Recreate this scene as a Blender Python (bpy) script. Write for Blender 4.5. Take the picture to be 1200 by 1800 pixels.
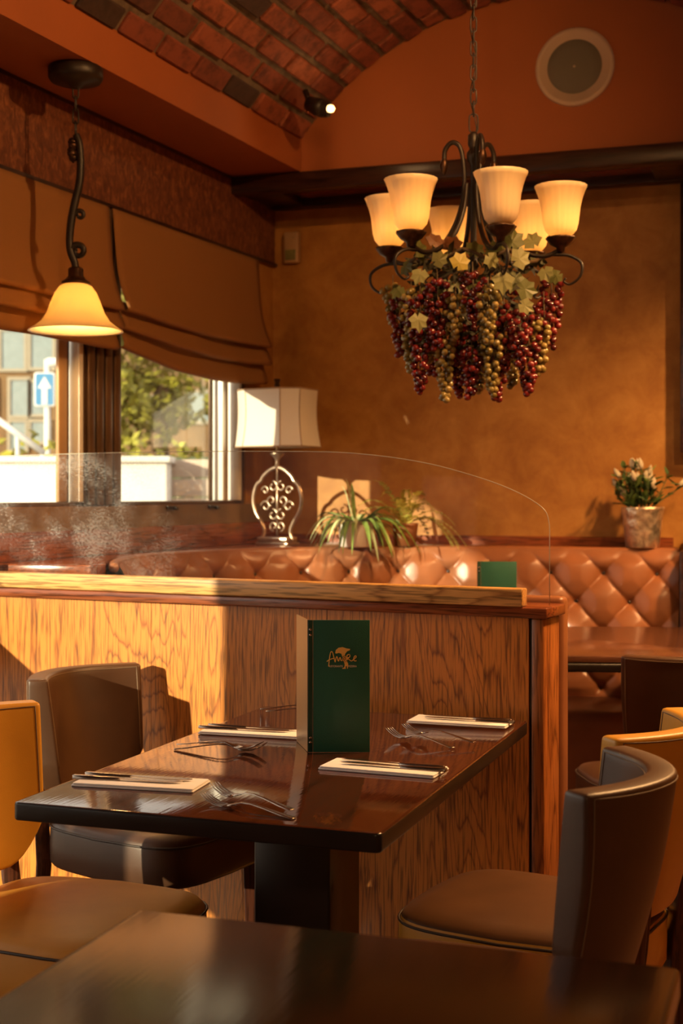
import bpy, bmesh, math, random
from mathutils import Vector, Matrix
random.seed(7)
R = math.radians
PI = math.pi
D = bpy.data
SC = bpy.context.scene
COL = SC.collection
for o in list(D.objects): D.objects.remove(o, do_unlink=True)

# ------------------------------------------------------------------ camera, world, sun, exposure
EYE = 1.33                                    # camera height (m)
FOC = 2400.0                                  # focal length in pixels of the 1200x1800 frame
cd = D.cameras.new('camera'); cam = D.objects.new('camera', cd); COL.objects.link(cam)
cam.location = (0, 0, EYE); cam.rotation_euler = (R(90), 0, 0)
cd.sensor_fit = 'VERTICAL'; cd.sensor_height = 36; cd.lens = 36 * FOC / 1800
cd.shift_y = -34 / 1800
cd.clip_start = .05; cd.clip_end = 300
cd.dof.use_dof = True; cd.dof.focus_distance = 3.0; cd.dof.aperture_fstop = 4.5
SC.camera = cam

w = D.worlds.new('world'); SC.world = w; w.use_nodes = True
nt = w.node_tree; nt.nodes.clear()
wo = nt.nodes.new('ShaderNodeOutputWorld'); bg = nt.nodes.new('ShaderNodeBackground')
bg.inputs[0].default_value = (1.0, .88, .74, 1); bg.inputs[1].default_value = 1.8
nt.links.new(bg.outputs[0], wo.inputs[0])

SUN_AZ, SUN_EL = 43.0, 12.95                   # travel direction, degrees right of straight ahead
sd = D.lights.new('sun', 'SUN'); sun = D.objects.new('sun', sd); COL.objects.link(sun)
sd.energy = 10.5; sd.color = (1.0, .86, .56); sd.angle = R(.6)
dirv = Vector((math.sin(R(SUN_AZ)) * math.cos(R(SUN_EL)), math.cos(R(SUN_AZ)) * math.cos(R(SUN_EL)), -math.sin(R(SUN_EL))))
sun.rotation_euler = dirv.to_track_quat('-Z', 'Y').to_euler()
sun.location = (-6, -6, 5)

vs = SC.view_settings
vs.view_transform = 'Standard'; vs.look = 'None'; vs.gamma = 1; vs.exposure = 0.26; vs.use_curve_mapping = False

# ------------------------------------------------------------------ materials
def new_mat(name):
    m = D.materials.new(name); m.use_nodes = True
    n = m.node_tree.nodes; b = n['Principled BSDF']
    return m, m.node_tree, b
def node(t, typ, **kw):
    n = t.nodes.new(typ)
    for k, v in kw.items():
        if k.startswith('i_'):
            n.inputs[k[2:].replace('_', ' ')].default_value = v
        else: setattr(n, k, v)
    return n
def ramp(t, fac, stops):
    r = t.nodes.new('ShaderNodeValToRGB')
    els = r.color_ramp.elements
    while len(els) < len(stops): els.new(.5)
    for e, (p, c) in zip(els, stops):
        e.position = p; e.color = (*c, 1)
    t.links.new(fac, r.inputs[0]); return r.outputs[0]
def coords(t, scale=(1, 1, 1), kind='Object'):
    tc = t.nodes.new('ShaderNodeTexCoord'); mp = t.nodes.new('ShaderNodeMapping')
    mp.inputs['Scale'].default_value = scale
    t.links.new(tc.outputs[kind], mp.inputs[0]); return mp.outputs[0]
def bump(t, b, h, strength=.2, dist=.002):
    bp = t.nodes.new('ShaderNodeBump'); bp.inputs['Strength'].default_value = strength; bp.inputs['Distance'].default_value = dist
    t.links.new(h, bp.inputs['Height']); t.links.new(bp.outputs[0], b.inputs['Normal'])
def simple(name, col, rough=.5, metal=0, spec=.5, noise=0, nscale=8, bumps=0, bscale=60, coat=0, bdist=.002):
    m, t, b = new_mat(name)
    b.inputs['Base Color'].default_value = (*col, 1); b.inputs['Roughness'].default_value = rough
    b.inputs['Metallic'].default_value = metal; b.inputs['Specular IOR Level'].default_value = spec
    b.inputs['Coat Weight'].default_value = coat; b.inputs['Coat Roughness'].default_value = .08
    if noise:
        nz = node(t, 'ShaderNodeTexNoise', i_Scale=nscale, i_Detail=5.0); t.links.new(coords(t), nz.inputs['Vector'])
        lo = tuple(c * (1 - noise) for c in col); hi = tuple(min(1, c * (1 + noise)) for c in col)
        t.links.new(ramp(t, nz.outputs['Fac'], [(.3, lo), (.7, hi)]), b.inputs['Base Color'])
    if bumps:
        nz = node(t, 'ShaderNodeTexNoise', i_Scale=bscale, i_Detail=3.0); t.links.new(coords(t), nz.inputs['Vector'])
        bump(t, b, nz.outputs['Fac'], bumps, bdist)
    return m
def wood(name, dark, light, axis='z', rings=26, rough=.35, spec=.4, coat=0, contrast=1.0, offset=0, fine=1.0):
    """veneer with cathedral rings stretched along one axis and fine pores"""
    m, t, b = new_mat(name)
    sl, ss = .5, 3.6
    sc = {'z': (ss, ss, sl), 'x': (sl, ss, ss), 'y': (ss, sl, ss)}[axis]
    v = coords(t, sc)
    off = t.nodes.new('ShaderNodeVectorMath'); off.operation = 'ADD'; off.inputs[1].default_value = (offset, offset * .37, offset * 1.3)
    t.links.new(v, off.inputs[0])
    nz = node(t, 'ShaderNodeTexNoise', i_Scale=1.1, i_Detail=2.5, i_Roughness=.45, i_Distortion=.35); t.links.new(off.outputs[0], nz.inputs['Vector'])
    mu = node(t, 'ShaderNodeMath', operation='MULTIPLY'); mu.inputs[1].default_value = rings; t.links.new(nz.outputs['Fac'], mu.inputs[0])
    # jitter the rings
    fsc = {'z': (60, 60, 3), 'x': (3, 60, 60), 'y': (60, 3, 60)}[axis]
    nf = node(t, 'ShaderNodeTexNoise', i_Scale=1.0, i_Detail=4.0, i_Roughness=.6); t.links.new(coords(t, fsc), nf.inputs['Vector'])
    ad = node(t, 'ShaderNodeMath', operation='MULTIPLY_ADD'); ad.inputs[1].default_value = .9
    t.links.new(nf.outputs['Fac'], ad.inputs[0]); t.links.new(mu.outputs[0], ad.inputs[2])
    fr = node(t, 'ShaderNodeMath', operation='FRACT'); t.links.new(ad.outputs[0], fr.inputs[0])
    d = tuple(l + (k - l) * contrast for k, l in zip(dark, light))
    mid = tuple((a + 2 * c) / 3 for a, c in zip(d, light))
    c1 = ramp(t, fr.outputs[0], [(0, light), (.62, light), (.78, mid), (.88, d), (.95, mid), (1, light)])
    psc = {'z': (190, 190, 9), 'x': (9, 190, 190), 'y': (190, 9, 190)}[axis]
    np_ = node(t, 'ShaderNodeTexNoise', i_Scale=1.0, i_Detail=2.0); t.links.new(coords(t, psc), np_.inputs['Vector'])
    pr = ramp(t, np_.outputs['Fac'], [(.38, (1 - .55 * fine,) * 3), (.50, (1, 1, 1))])
    mx = t.nodes.new('ShaderNodeMix'); mx.data_type = 'RGBA'; mx.blend_type = 'MULTIPLY'; mx.inputs[0].default_value = 1
    t.links.new(c1, mx.inputs[6]); t.links.new(pr, mx.inputs[7])
    t.links.new(mx.outputs[2], b.inputs['Base Color'])
    b.inputs['Roughness'].default_value = rough; b.inputs['Specular IOR Level'].default_value = spec
    b.inputs['Coat Weight'].default_value = coat; b.inputs['Coat Roughness'].default_value = .06
    bump(t, b, np_.outputs['Fac'], .12, .001)
    return m
def leather(name, col, rough=.38, var=.18, crease=.15):
    m, t, b = new_mat(name)
    nz = node(t, 'ShaderNodeTexNoise', i_Scale=7.0, i_Detail=4.0); t.links.new(coords(t), nz.inputs['Vector'])
    lo = tuple(c * (1 - var) for c in col); hi = tuple(c * (1 + var) for c in col)
    t.links.new(ramp(t, nz.outputs['Fac'], [(.3, lo), (.7, hi)]), b.inputs['Base Color'])
    b.inputs['Roughness'].default_value = rough; b.inputs['Specular IOR Level'].default_value = .45
    vo = node(t, 'ShaderNodeTexVoronoi', i_Scale=420.0); t.links.new(coords(t), vo.inputs['Vector'])
    bump(t, b, vo.outputs['Distance'], crease, .0006)
    return m
def glass_thin(name, tint=(1, 1, 1), refl=1.0, dust_glare=0.0):
    """thin pane: transparent with a Fresnel reflection, optionally dusty"""
    m, t, b = new_mat(name); t.nodes.remove(b)
    out = [n for n in t.nodes if n.type == 'OUTPUT_MATERIAL'][0]
    tr = t.nodes.new('ShaderNodeBsdfTransparent'); tr.inputs[0].default_value = (*tint, 1)
    gl = t.nodes.new('ShaderNodeBsdfGlossy'); gl.inputs['Roughness'].default_value = .0
    lw = t.nodes.new('ShaderNodeLayerWeight'); lw.inputs[0].default_value = .5
    pw = node(t, 'ShaderNodeMath', operation='POWER'); pw.inputs[1].default_value = 5.0; t.links.new(lw.outputs['Facing'], pw.inputs[0])
    mu = node(t, 'ShaderNodeMath', operation='MULTIPLY_ADD'); mu.inputs[1].default_value = .92 * refl; mu.inputs[2].default_value = .045 * refl; mu.use_clamp = True
    t.links.new(pw.outputs[0], mu.inputs[0])
    mx = t.nodes.new('ShaderNodeMixShader'); t.links.new(mu.outputs[0], mx.inputs[0]); t.links.new(tr.outputs[0], mx.inputs[1]); t.links.new(gl.outputs[0], mx.inputs[2])
    last = mx
    if dust_glare:
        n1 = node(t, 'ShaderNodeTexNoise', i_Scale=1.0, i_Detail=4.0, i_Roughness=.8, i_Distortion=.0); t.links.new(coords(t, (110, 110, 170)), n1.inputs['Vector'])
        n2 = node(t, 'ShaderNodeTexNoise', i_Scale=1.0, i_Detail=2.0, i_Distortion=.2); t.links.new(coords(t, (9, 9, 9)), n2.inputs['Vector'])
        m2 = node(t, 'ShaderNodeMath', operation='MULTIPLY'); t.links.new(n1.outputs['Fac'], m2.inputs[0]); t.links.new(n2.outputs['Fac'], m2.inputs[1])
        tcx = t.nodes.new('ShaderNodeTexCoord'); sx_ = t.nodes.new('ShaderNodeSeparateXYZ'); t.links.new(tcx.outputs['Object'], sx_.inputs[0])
        mr = t.nodes.new('ShaderNodeMapRange'); mr.interpolation_type = 'SMOOTHSTEP'; mr.inputs[1].default_value = -.85; mr.inputs[2].default_value = -1.75; mr.inputs[3].default_value = .05; mr.inputs[4].default_value = 1  # dust thickened towards the window end to stand in for sun glare
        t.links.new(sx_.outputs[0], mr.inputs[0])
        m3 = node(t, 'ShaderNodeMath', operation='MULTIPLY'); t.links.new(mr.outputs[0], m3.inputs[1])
        rp = ramp(t, m2.outputs[0], [(.17, (dust_glare * .10,) * 3), (.27, (dust_glare * .9,) * 3), (.36, (min(1, dust_glare * 3.5),) * 3)])
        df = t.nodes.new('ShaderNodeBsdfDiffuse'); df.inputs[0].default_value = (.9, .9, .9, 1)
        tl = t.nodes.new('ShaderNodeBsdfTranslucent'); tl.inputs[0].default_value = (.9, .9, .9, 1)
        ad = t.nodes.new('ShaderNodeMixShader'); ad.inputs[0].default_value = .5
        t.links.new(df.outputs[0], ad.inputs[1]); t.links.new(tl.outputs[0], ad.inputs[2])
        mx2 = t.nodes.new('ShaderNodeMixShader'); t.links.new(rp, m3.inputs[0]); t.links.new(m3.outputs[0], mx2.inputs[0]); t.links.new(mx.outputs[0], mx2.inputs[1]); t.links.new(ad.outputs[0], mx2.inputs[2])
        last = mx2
    t.links.new(last.outputs[0], out.inputs[0])
    return m
def shade_mat(name, col, trans=.6, rough=.4):
    """frosted glass or cloth that lets the lamp behind it glow through"""
    m, t, b = new_mat(name)
    out = [n for n in t.nodes if n.type == 'OUTPUT_MATERIAL'][0]
    b.inputs['Base Color'].default_value = (*col, 1); b.inputs['Roughness'].default_value = rough
    tl = t.nodes.new('ShaderNodeBsdfTranslucent'); tl.inputs[0].default_value = (*col, 1)
    mx = t.nodes.new('ShaderNodeMixShader'); mx.inputs[0].default_value = trans
    t.links.new(b.outputs[0], mx.inputs[1]); t.links.new(tl.outputs[0], mx.inputs[2]); t.links.new(mx.outputs[0], out.inputs[0])
    return m
def emit(name, col, s):
    m, t, b = new_mat(name)
    b.inputs['Base Color'].default_value = (*col, 1)
    b.inputs['Emission Color'].default_value = (*col, 1); b.inputs['Emission Strength'].default_value = s
    return m
def plaster(name, a, c, d):
    m, t, b = new_mat(name)
    n1 = node(t, 'ShaderNodeTexNoise', i_Scale=3.2, i_Detail=6.0, i_Roughness=.62, i_Distortion=1.1); t.links.new(coords(t), n1.inputs['Vector'])
    n2 = node(t, 'ShaderNodeTexNoise', i_Scale=8.0, i_Detail=7.0, i_Roughness=.68, i_Distortion=.5); t.links.new(coords(t), n2.inputs['Vector'])
    av = node(t, 'ShaderNodeMath', operation='MULTIPLY_ADD'); av.inputs[1].default_value = .55
    hv = node(t, 'ShaderNodeMath', operation='MULTIPLY'); hv.inputs[1].default_value = .45
    t.links.new(n1.outputs['Fac'], hv.inputs[0]); t.links.new(n2.outputs['Fac'], av.inputs[0]); t.links.new(hv.outputs[0], av.inputs[2])
    t.links.new(ramp(t, av.outputs[0], [(.36, a), (.5, c), (.64, d)]), b.inputs['Base Color'])
    b.inputs['Roughness'].default_value = .55; b.inputs['Specular IOR Level'].default_value = .3
    bump(t, b, n2.outputs['Fac'], .12, .003)
    return m
def brick_mat():
    m, t, b = new_mat('brick')
    oi = t.nodes.new('ShaderNodeObjectInfo')
    c1 = ramp(t, oi.outputs['Random'], [(0, (.035, .018, .014)), (.14, (.055, .022, .015)), (.2, (.17, .042, .022)), (.6, (.23, .055, .027)), (1, (.30, .085, .04))])
    nz = node(t, 'ShaderNodeTexNoise', i_Scale=14.0, i_Detail=6.0, i_Roughness=.7)
    v = coords(t); ad = t.nodes.new('ShaderNodeVectorMath'); ad.operation = 'ADD'
    cb = t.nodes.new('ShaderNodeCombineXYZ'); mu = node(t, 'ShaderNodeMath', operation='MULTIPLY'); mu.inputs[1].default_value = 37.0
    t.links.new(oi.outputs['Random'], mu.inputs[0]); t.links.new(mu.outputs[0], cb.inputs[0])
    t.links.new(v, ad.inputs[0]); t.links.new(cb.outputs[0], ad.inputs[1]); t.links.new(ad.outputs[0], nz.inputs['Vector'])
    sp = ramp(t, nz.outputs['Fac'], [(.35, (.45, .42, .4)), (.55, (1, 1, 1)), (.72, (1.0, 1.0, 1.0))])
    mx = t.nodes.new('ShaderNodeMix'); mx.data_type = 'RGBA'; mx.blend_type = 'MULTIPLY'; mx.inputs[0].default_value = 1
    t.links.new(c1, mx.inputs[6]); t.links.new(sp, mx.inputs[7]); t.links.new(mx.outputs[2], b.inputs['Base Color'])
    b.inputs['Roughness'].default_value = .8; bump(t, b, nz.outputs['Fac'], .5, .008)
    return m
def wallpaper():
    m, t, b = new_mat('wallpaper')
    nz = node(t, 'ShaderNodeTexNoise', i_Scale=1.0, i_Detail=4.0, i_Roughness=.6, i_Distortion=.8); t.links.new(coords(t, (55, 55, 28)), nz.inputs['Vector'])
    t.links.new(ramp(t, nz.outputs['Fac'], [(.32, (.075, .02, .009)), (.52, (.14, .042, .016)), (.68, (.24, .085, .032))]), b.inputs['Base Color'])
    b.inputs['Roughness'].default_value = .6; bump(t, b, nz.outputs['Fac'], .4, .004)
    return m
M = {}
M['oak'] = wood('oak_veneer', (.15, .030, .006), (.62, .215, .034), 'z', 34, .34, .45, contrast=.72)
M['oak_post'] = wood('oak_post', (.11, .026, .008), (.40, .13, .03), 'z', 12, .34, .45, contrast=.8, offset=3.1)
M['oak_rail'] = wood('oak_rail', (.22, .08, .022), (.66, .36, .125), 'x', 14, .30, .5, contrast=.75, offset=1.7)
M['red_wood'] = wood('red_wood', (.07, .016, .007), (.235, .062, .022), 'x', 10, .22, .55, contrast=.7, offset=5.0)
M['dark_wood'] = wood('dark_wood', (.010, .004, .003), (.038, .013, .008), 'x', 9, .3, .5, contrast=.8, offset=2.2)
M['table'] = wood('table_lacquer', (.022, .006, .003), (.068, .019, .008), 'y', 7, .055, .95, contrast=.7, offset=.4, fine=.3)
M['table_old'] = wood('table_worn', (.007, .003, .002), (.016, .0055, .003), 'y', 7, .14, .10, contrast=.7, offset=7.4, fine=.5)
M['booth_table'] = wood('booth_table_top', (.05, .018, .010), (.125, .05, .028), 'x', 9, .16, .55, contrast=.7, offset=4.4, fine=.4)
M['black_wood'] = simple('black_wood', (.012, .008, .007), .3, spec=.5, noise=.3, nscale=12)
M['leg_wood'] = wood('leg_wood', (.02, .006, .004), (.075, .022, .011), 'z', 9, .35, contrast=.7)
M['floor'] = wood('floor_wood', (.05, .018, .009), (.17, .07, .034), 'y', 9, .4, .4, contrast=.7, offset=6.0)
M['floor_gap'] = simple('floor_gap', (.02, .01, .006), .8, noise=.3)
M['brown_leather'] = leather('brown_leather', (.062, .026, .012), .42)
M['tan_leather'] = leather('mustard_leather', (.60, .29, .030), .42, .10)
M['seat_leather'] = leather('mustard_seat_leather', (.55, .24, .028), .5, .12)
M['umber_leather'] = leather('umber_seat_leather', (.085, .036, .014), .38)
M['bench_leather'] = leather('bench_leather', (.26, .098, .042), .34, .15)
M['button'] = simple('button', (.022, .009, .006), .3, noise=.2)
M['stitch'] = simple('stitch', (.16, .10, .06), .6, noise=.2)
M['stitch_dark'] = simple('stitch_dark', (.03, .016, .010), .5, noise=.2)
M['plaster'] = plaster('ochre_plaster', (.26, .105, .021), (.345, .155, .034), (.43, .215, .055))
M['orange'] = simple('orange_paint', (.30, .078, .016), .7, noise=.06, nscale=3, bumps=.1, bscale=120)
M['paper'] = wallpaper()
M['mortar'] = simple('mortar', (.125, .085, .055), .9, noise=.35, nscale=20, bumps=.6, bscale=70, bdist=.006)
M['brick'] = brick_mat()
M['bronze'] = simple('bronze_frame', (.105, .06, .034), .35, .35, noise=.2, nscale=10)
M['white_alu'] = simple('white_aluminium', (.72, .70, .66), .35, .1, noise=.04)
M['tan_frame'] = simple('tan_frame', (.36, .22, .11), .4, noise=.1)
M['stone'] = simple('sill_panel', (.17, .105, .055), .4, noise=.3, nscale=6)
M['iron'] = simple('dark_iron', (.016, .009, .006), .45, .2, noise=.3, nscale=30)
M['iron_leaf'] = simple('rubbed_bronze', (.06, .028, .014), .35, .7, noise=.5, nscale=60)
M['chrome'] = simple('steel', (.40, .33, .28), .24, 1.0, noise=.05)
M['silver'] = simple('antique_silver', (.48, .36, .27), .28, .85, noise=.25, nscale=25)
M['napkin'] = simple('napkin_paper', (.88, .87, .90), .85, noise=.03, bumps=.15, bscale=150)
M['green'] = leather('green_leatherette', (.018, .115, .078), .42, .12, .5)
M['green_back'] = simple('menu_inner_lining', (.33, .20, .10), .35, noise=.08, nscale=5)  # tan light reflected by the green back cover, put into its colour
M['gold'] = simple('gold_foil', (.95, .58, .15), .5, .15, noise=.05)
M['cream_print'] = simple('cream_print', (.75, .62, .45), .5, noise=.03)
M['green_spine'] = simple('menu_spine', (.008, .045, .026), .4, noise=.1)
M['blind'] = shade_mat('blind_cloth', (.285, .125, .037), .10, .85)
M['lampshade'] = shade_mat('lampshade_cloth', (.84, .80, .74), .35, .8)
M['shade_trim'] = simple('lampshade_trim', (.35, .23, .14), .7, noise=.1)
M['bell_glass'] = shade_mat('amber_bell_glass', (.95, .80, .50), .40, .35)
M['tulip_glass'] = shade_mat('alabaster_glass', (.95, .80, .54), .38, .35)
M['bulb'] = emit('bulb', (1, .62, .24), 14)
M['spot_bulb'] = emit('spot_bulb', (1, .55, .2), 5)
M['speaker_rim'] = simple('speaker_rim', (.45, .33, .25), .5, noise=.04)
M['speaker_mesh'] = simple('speaker_mesh', (.13, .115, .09), .7, noise=.06, bumps=.5, bscale=700)
M['plastic'] = simple('ivory_plastic', (.42, .27, .15), .5, noise=.04)
M['pane'] = glass_thin('window_glass', (.97, .98, .97), 1.25)
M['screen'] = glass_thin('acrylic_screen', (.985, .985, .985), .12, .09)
M['white_pot'] = simple('white_ceramic', (.80, .74, .68), .25, noise=.03)
M['brown_pot'] = simple('brown_pot', (.20, .07, .025), .4, noise=.2)
M['bark_pot'] = simple('silver_bark_pot', (.66, .55, .42), .30, .75, noise=.45, nscale=24, bumps=.9, bscale=26, bdist=.012)
M['soil'] = simple('soil', (.02, .012, .008), .9, noise=.4)
M['strap'] = simple('strap_leaf', (.16, .26, .06), .4, noise=.35, nscale=20)
M['strap_pale'] = simple('strap_leaf_pale', (.55, .60, .30), .4, noise=.2, nscale=20)
M['fern'] = simple('yellow_fern_leaf', (.38, .36, .06), .5, noise=.3, nscale=20)
M['leaf_dark'] = simple('dark_leaf', (.045, .085, .022), .45, noise=.3, nscale=20)
M['flower'] = simple('pale_bud', (.42, .37, .27), .6, noise=.1)
M['ivy_pale'] = simple('ivy_pale', (.17, .165, .06), .55, noise=.25, nscale=30)
M['ivy_green'] = simple('ivy_green', (.085, .09, .02), .5, noise=.3, nscale=30)
M['ivy_yellow'] = simple('ivy_yellow', (.26, .20, .02), .5, noise=.25, nscale=30)
M['ivy_red'] = simple('ivy_russet', (.13, .05, .018), .5, noise=.3, nscale=30)
def grape(name, a, b2):
    m, t, b = new_mat(name)
    oi = t.nodes.new('ShaderNodeObjectInfo')
    t.links.new(ramp(t, oi.outputs['Random'], [(0, a), (1, b2)]), b.inputs['Base Color'])
    b.inputs['Roughness'].default_value = .16; b.inputs['Specular IOR Level'].default_value = .6
    b.inputs['Subsurface Weight'].default_value = .0
    return m
M['grape_red'] = grape('grape_red', (.04, .004, .006), (.17, .014, .013))
M['grape_green'] = grape('grape_green', (.12, .09, .02), (.27, .19, .06))
M['vine'] = simple('vine_stem', (.07, .04, .015), .7, noise=.3)
M['ext_white'] = simple('white_render', (.58, .56, .53), .8, noise=.03)
M['ext_grey'] = simple('pale_shutter', (.36, .29, .24), .7, noise=.05)
M['ext_brick'] = simple('tan_brickwork', (.12, .066, .024), .8, noise=.25, nscale=3)
M['ext_pane'] = simple('far_window', (.17, .21, .22), .3, noise=.08)
M['ext_frame'] = simple('far_window_frame', (.22, .19, .14), .6, noise=.04)
M['sign_blue'] = simple('sign_blue', (.03, .17, .36), .4, noise=.03)
M['sign_white'] = simple('sign_white', (.5, .5, .5), .4, noise=.02)
M['ext_ground'] = simple('pavement', (.25, .21, .17), .9, noise=.15, nscale=2)
M['hedge'] = simple('hedge_leaf', (.22, .21, .015), .6, noise=.35, nscale=6)
M['tree_leaf'] = simple('tree_leaf', (.17, .16, .012), .6, noise=.5, nscale=3)
M['trunk'] = simple('bark', (.10, .06, .03), .9, noise=.3)
M['ceiling'] = M['orange']

# ------------------------------------------------------------------ mesh helpers
def obj(name, verts, faces, mat, parent=None, smooth=False, loc=None, rotz=0.0, mats=None, fm=None):
    me = D.meshes.new(name); me.from_pydata([tuple(v) for v in verts], [], [tuple(f) for f in faces]); me.update()
    if mats:
        for k in mats: me.materials.append(M[k])
        for p, i in zip(me.polygons, fm): p.material_index = i
    else: me.materials.append(M[mat] if isinstance(mat, str) else mat)
    if smooth:
        for p in me.polygons: p.use_smooth = True
    o = D.objects.new(name, me); COL.objects.link(o)
    if parent: o.parent = parent
    if loc is not None: o.location = loc
    o.rotation_euler[2] = rotz
    return o
def meshobj(name, me, parent=None, loc=None, rot=None, scale=None):
    o = D.objects.new(name, me); COL.objects.link(o)
    if parent: o.parent = parent
    if loc is not None: o.location = loc
    if rot is not None: o.rotation_euler = rot
    if scale is not None: o.scale = scale
    return o
def thing(name, label, cat, loc=(0, 0, 0), rotz=0.0, group=None):
    o = D.objects.new(name, None); COL.objects.link(o); o.location = loc; o.rotation_euler = (0, 0, rotz)
    o.empty_display_size = .05
    return tag(o, label, cat, group)
def tag(o, label, cat, group=None):
    o['label'] = label; o['category'] = cat
    if group: o['group'] = group
    return o
def struct(o, label=None):
    o['kind'] = 'structure'
    if label: o['label'] = label
    return o
def bevel(o, wd, seg=2, ang=35):
    b = o.modifiers.new('bevel', 'BEVEL'); b.width = wd; b.segments = seg; b.limit_method = 'ANGLE'; b.angle_limit = R(ang)
    for p in o.data.polygons: p.use_smooth = True
    return o
class MB:
    def __init__(s): s.v = []; s.f = []; s.m = []
    def add(s, verts, faces, mi=0):
        n = len(s.v); s.v += [tuple(v) for v in verts]; s.f += [tuple(i + n for i in f) for f in faces]; s.m += [mi] * len(faces); return s
    def box(s, x0, x1, y0, y1, z0, z1, mi=0):
        return s.add([(x0, y0, z0), (x1, y0, z0), (x1, y1, z0), (x0, y1, z0), (x0, y0, z1), (x1, y0, z1), (x1, y1, z1), (x0, y1, z1)],
                     [(0, 3, 2, 1), (4, 5, 6, 7), (0, 1, 5, 4), (1, 2, 6, 5), (2, 3, 7, 6), (3, 0, 4, 7)], mi)
    def prism(s, poly, z0, z1, mi=0):
        n = len(poly)
        v = [(x, y, z0) for x, y in poly] + [(x, y, z1) for x, y in poly]
        f = [tuple(range(n - 1, -1, -1)), tuple(range(n, 2 * n))] + [(i, (i + 1) % n, n + (i + 1) % n, n + i) for i in range(n)]
        return s.add(v, f, mi)
    def tube(s, pts, r, n=8, mi=0, caps=True):
        pts = [Vector(p) for p in pts]; rr = r if isinstance(r, (list, tuple)) else [r] * len(pts)
        t0 = (pts[1] - pts[0]).normalized(); up = Vector((0, 0, 1)) if abs(t0.z) < .9 else Vector((1, 0, 0))
        nx = t0.cross(up).normalized(); vs_ = []
        for i, p in enumerate(pts):
            t = (pts[min(i + 1, len(pts) - 1)] - pts[max(i - 1, 0)])
            t = t.normalized() if t.length > 1e-9 else t0
            nx = (nx - t * nx.dot(t)); nx = nx.normalized() if nx.length > 1e-6 else t.orthogonal().normalized()
            ny = t.cross(nx)
            for k in range(n):
                a = 2 * PI * k / n; vs_.append(p + (nx * math.cos(a) + ny * math.sin(a)) * rr[i])
        f = []
        for i in range(len(pts) - 1):
            for k in range(n):
                a, b = i * n + k, i * n + (k + 1) % n; f.append((a, b, b + n, a + n))
        if caps:
            f.append(tuple(range(n - 1, -1, -1))); f.append(tuple(range((len(pts) - 1) * n, len(pts) * n)))
        return s.add(vs_, f, mi)
    def lathe(s, prof, n=24, c=(0, 0, 0), mi=0, rib=None, close=False):
        vs_ = []
        for j, (r, z) in enumerate(prof):
            for k in range(n):
                a = 2 * PI * k / n; q = r + (rib(a, j) if rib else 0)
                vs_.append((c[0] + q * math.cos(a), c[1] + q * math.sin(a), c[2] + z))
        f = []; L = len(prof)
        for j in range(L - 1 + (1 if close else 0)):
            for k in range(n):
                a, b = j * n + k, j * n + (k + 1) % n; jn = (j + 1) % L
                f.append((a, b, jn * n + (k + 1) % n, jn * n + k))
        if not close:
            f.append(tuple(range(n - 1, -1, -1))); f.append(tuple(range((L - 1) * n, L * n)))
        return s.add(vs_, f, mi)
    def build(s, name, mat, parent=None, smooth=False, loc=None, rotz=0.0, mats=None):
        return obj(name, s.v, s.f, mat, parent, smooth, loc, rotz, mats, s.m)
def catmull(pts, n=8):
    pts = [Vector(p) for p in pts]; out = []
    for i in range(len(pts) - 1):
        p0, p1, p2, p3 = pts[max(i - 1, 0)], pts[i], pts[i + 1], pts[min(i + 2, len(pts) - 1)]
        for k in range(n):
            t = k / n
            out.append(.5 * ((2 * p1) + (p2 - p0) * t + (2 * p0 - 5 * p1 + 4 * p2 - p3) * t * t + (3 * p1 - p0 - 3 * p2 + p3) * t ** 3))
    out.append(pts[-1]); return out
def rrect(x0, x1, y0, y1, r, n=5):
    p = []
    for cx, cy, a0 in ((x1 - r, y1 - r, 0), (x0 + r, y1 - r, 90), (x0 + r, y0 + r, 180), (x1 - r, y0 + r, 270)):
        for k in range(n + 1):
            a = R(a0 + 90 * k / n); p.append((cx + r * math.cos(a), cy + r * math.sin(a)))
    return p
def at(px, py, dist):
    """the real point that lies dist metres in front of the camera and shows at that place of the photograph"""
    return Vector(((px - 600) / FOC * dist, dist, EYE - (py - 866) / FOC * dist))
def on_z(px, py, z):
    d = (EYE - z) * FOC / (py - 866); return Vector(((px - 600) / FOC * d, d, z))

# ------------------------------------------------------------------ the room: frames of its two walls
CX, CY = -.3255, 6.51                         # the corner between window wall and back wall
ROT_W = math.atan2(-.92321, -.38430)          # local x runs along the window wall towards the viewer, local y into the room
ROT_B = -R(18.2)                              # local x runs along the back wall to the right, local y into the wall
SOF_Z = 2.74; SOF_N = .331; BEAM_N = .428
W_END, N_END = 10.4, 5.4
def WB(x0, x1, y0, y1, z0, z1, mb=None): return (mb or MB()).box(x0, x1, y0, y1, z0, z1)
def w_obj(mb, name, mat, parent=None, **k): return mb.build(name, mat, parent, loc=(CX, CY, 0) if parent is None else None, rotz=ROT_W if parent is None else 0, **k)
def b_obj(mb, name, mat, parent=None, **k): return mb.build(name, mat, parent, loc=(CX, CY, 0) if parent is None else None, rotz=ROT_B if parent is None else 0, **k)
def w2(t, n): return Vector((CX - .38430 * t + .92321 * n, CY - .92321 * t - .38430 * n))
def b2(s, n): return Vector((CX + .94997 * s - .31233 * n, CY - .31233 * s - .94997 * n))

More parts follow.
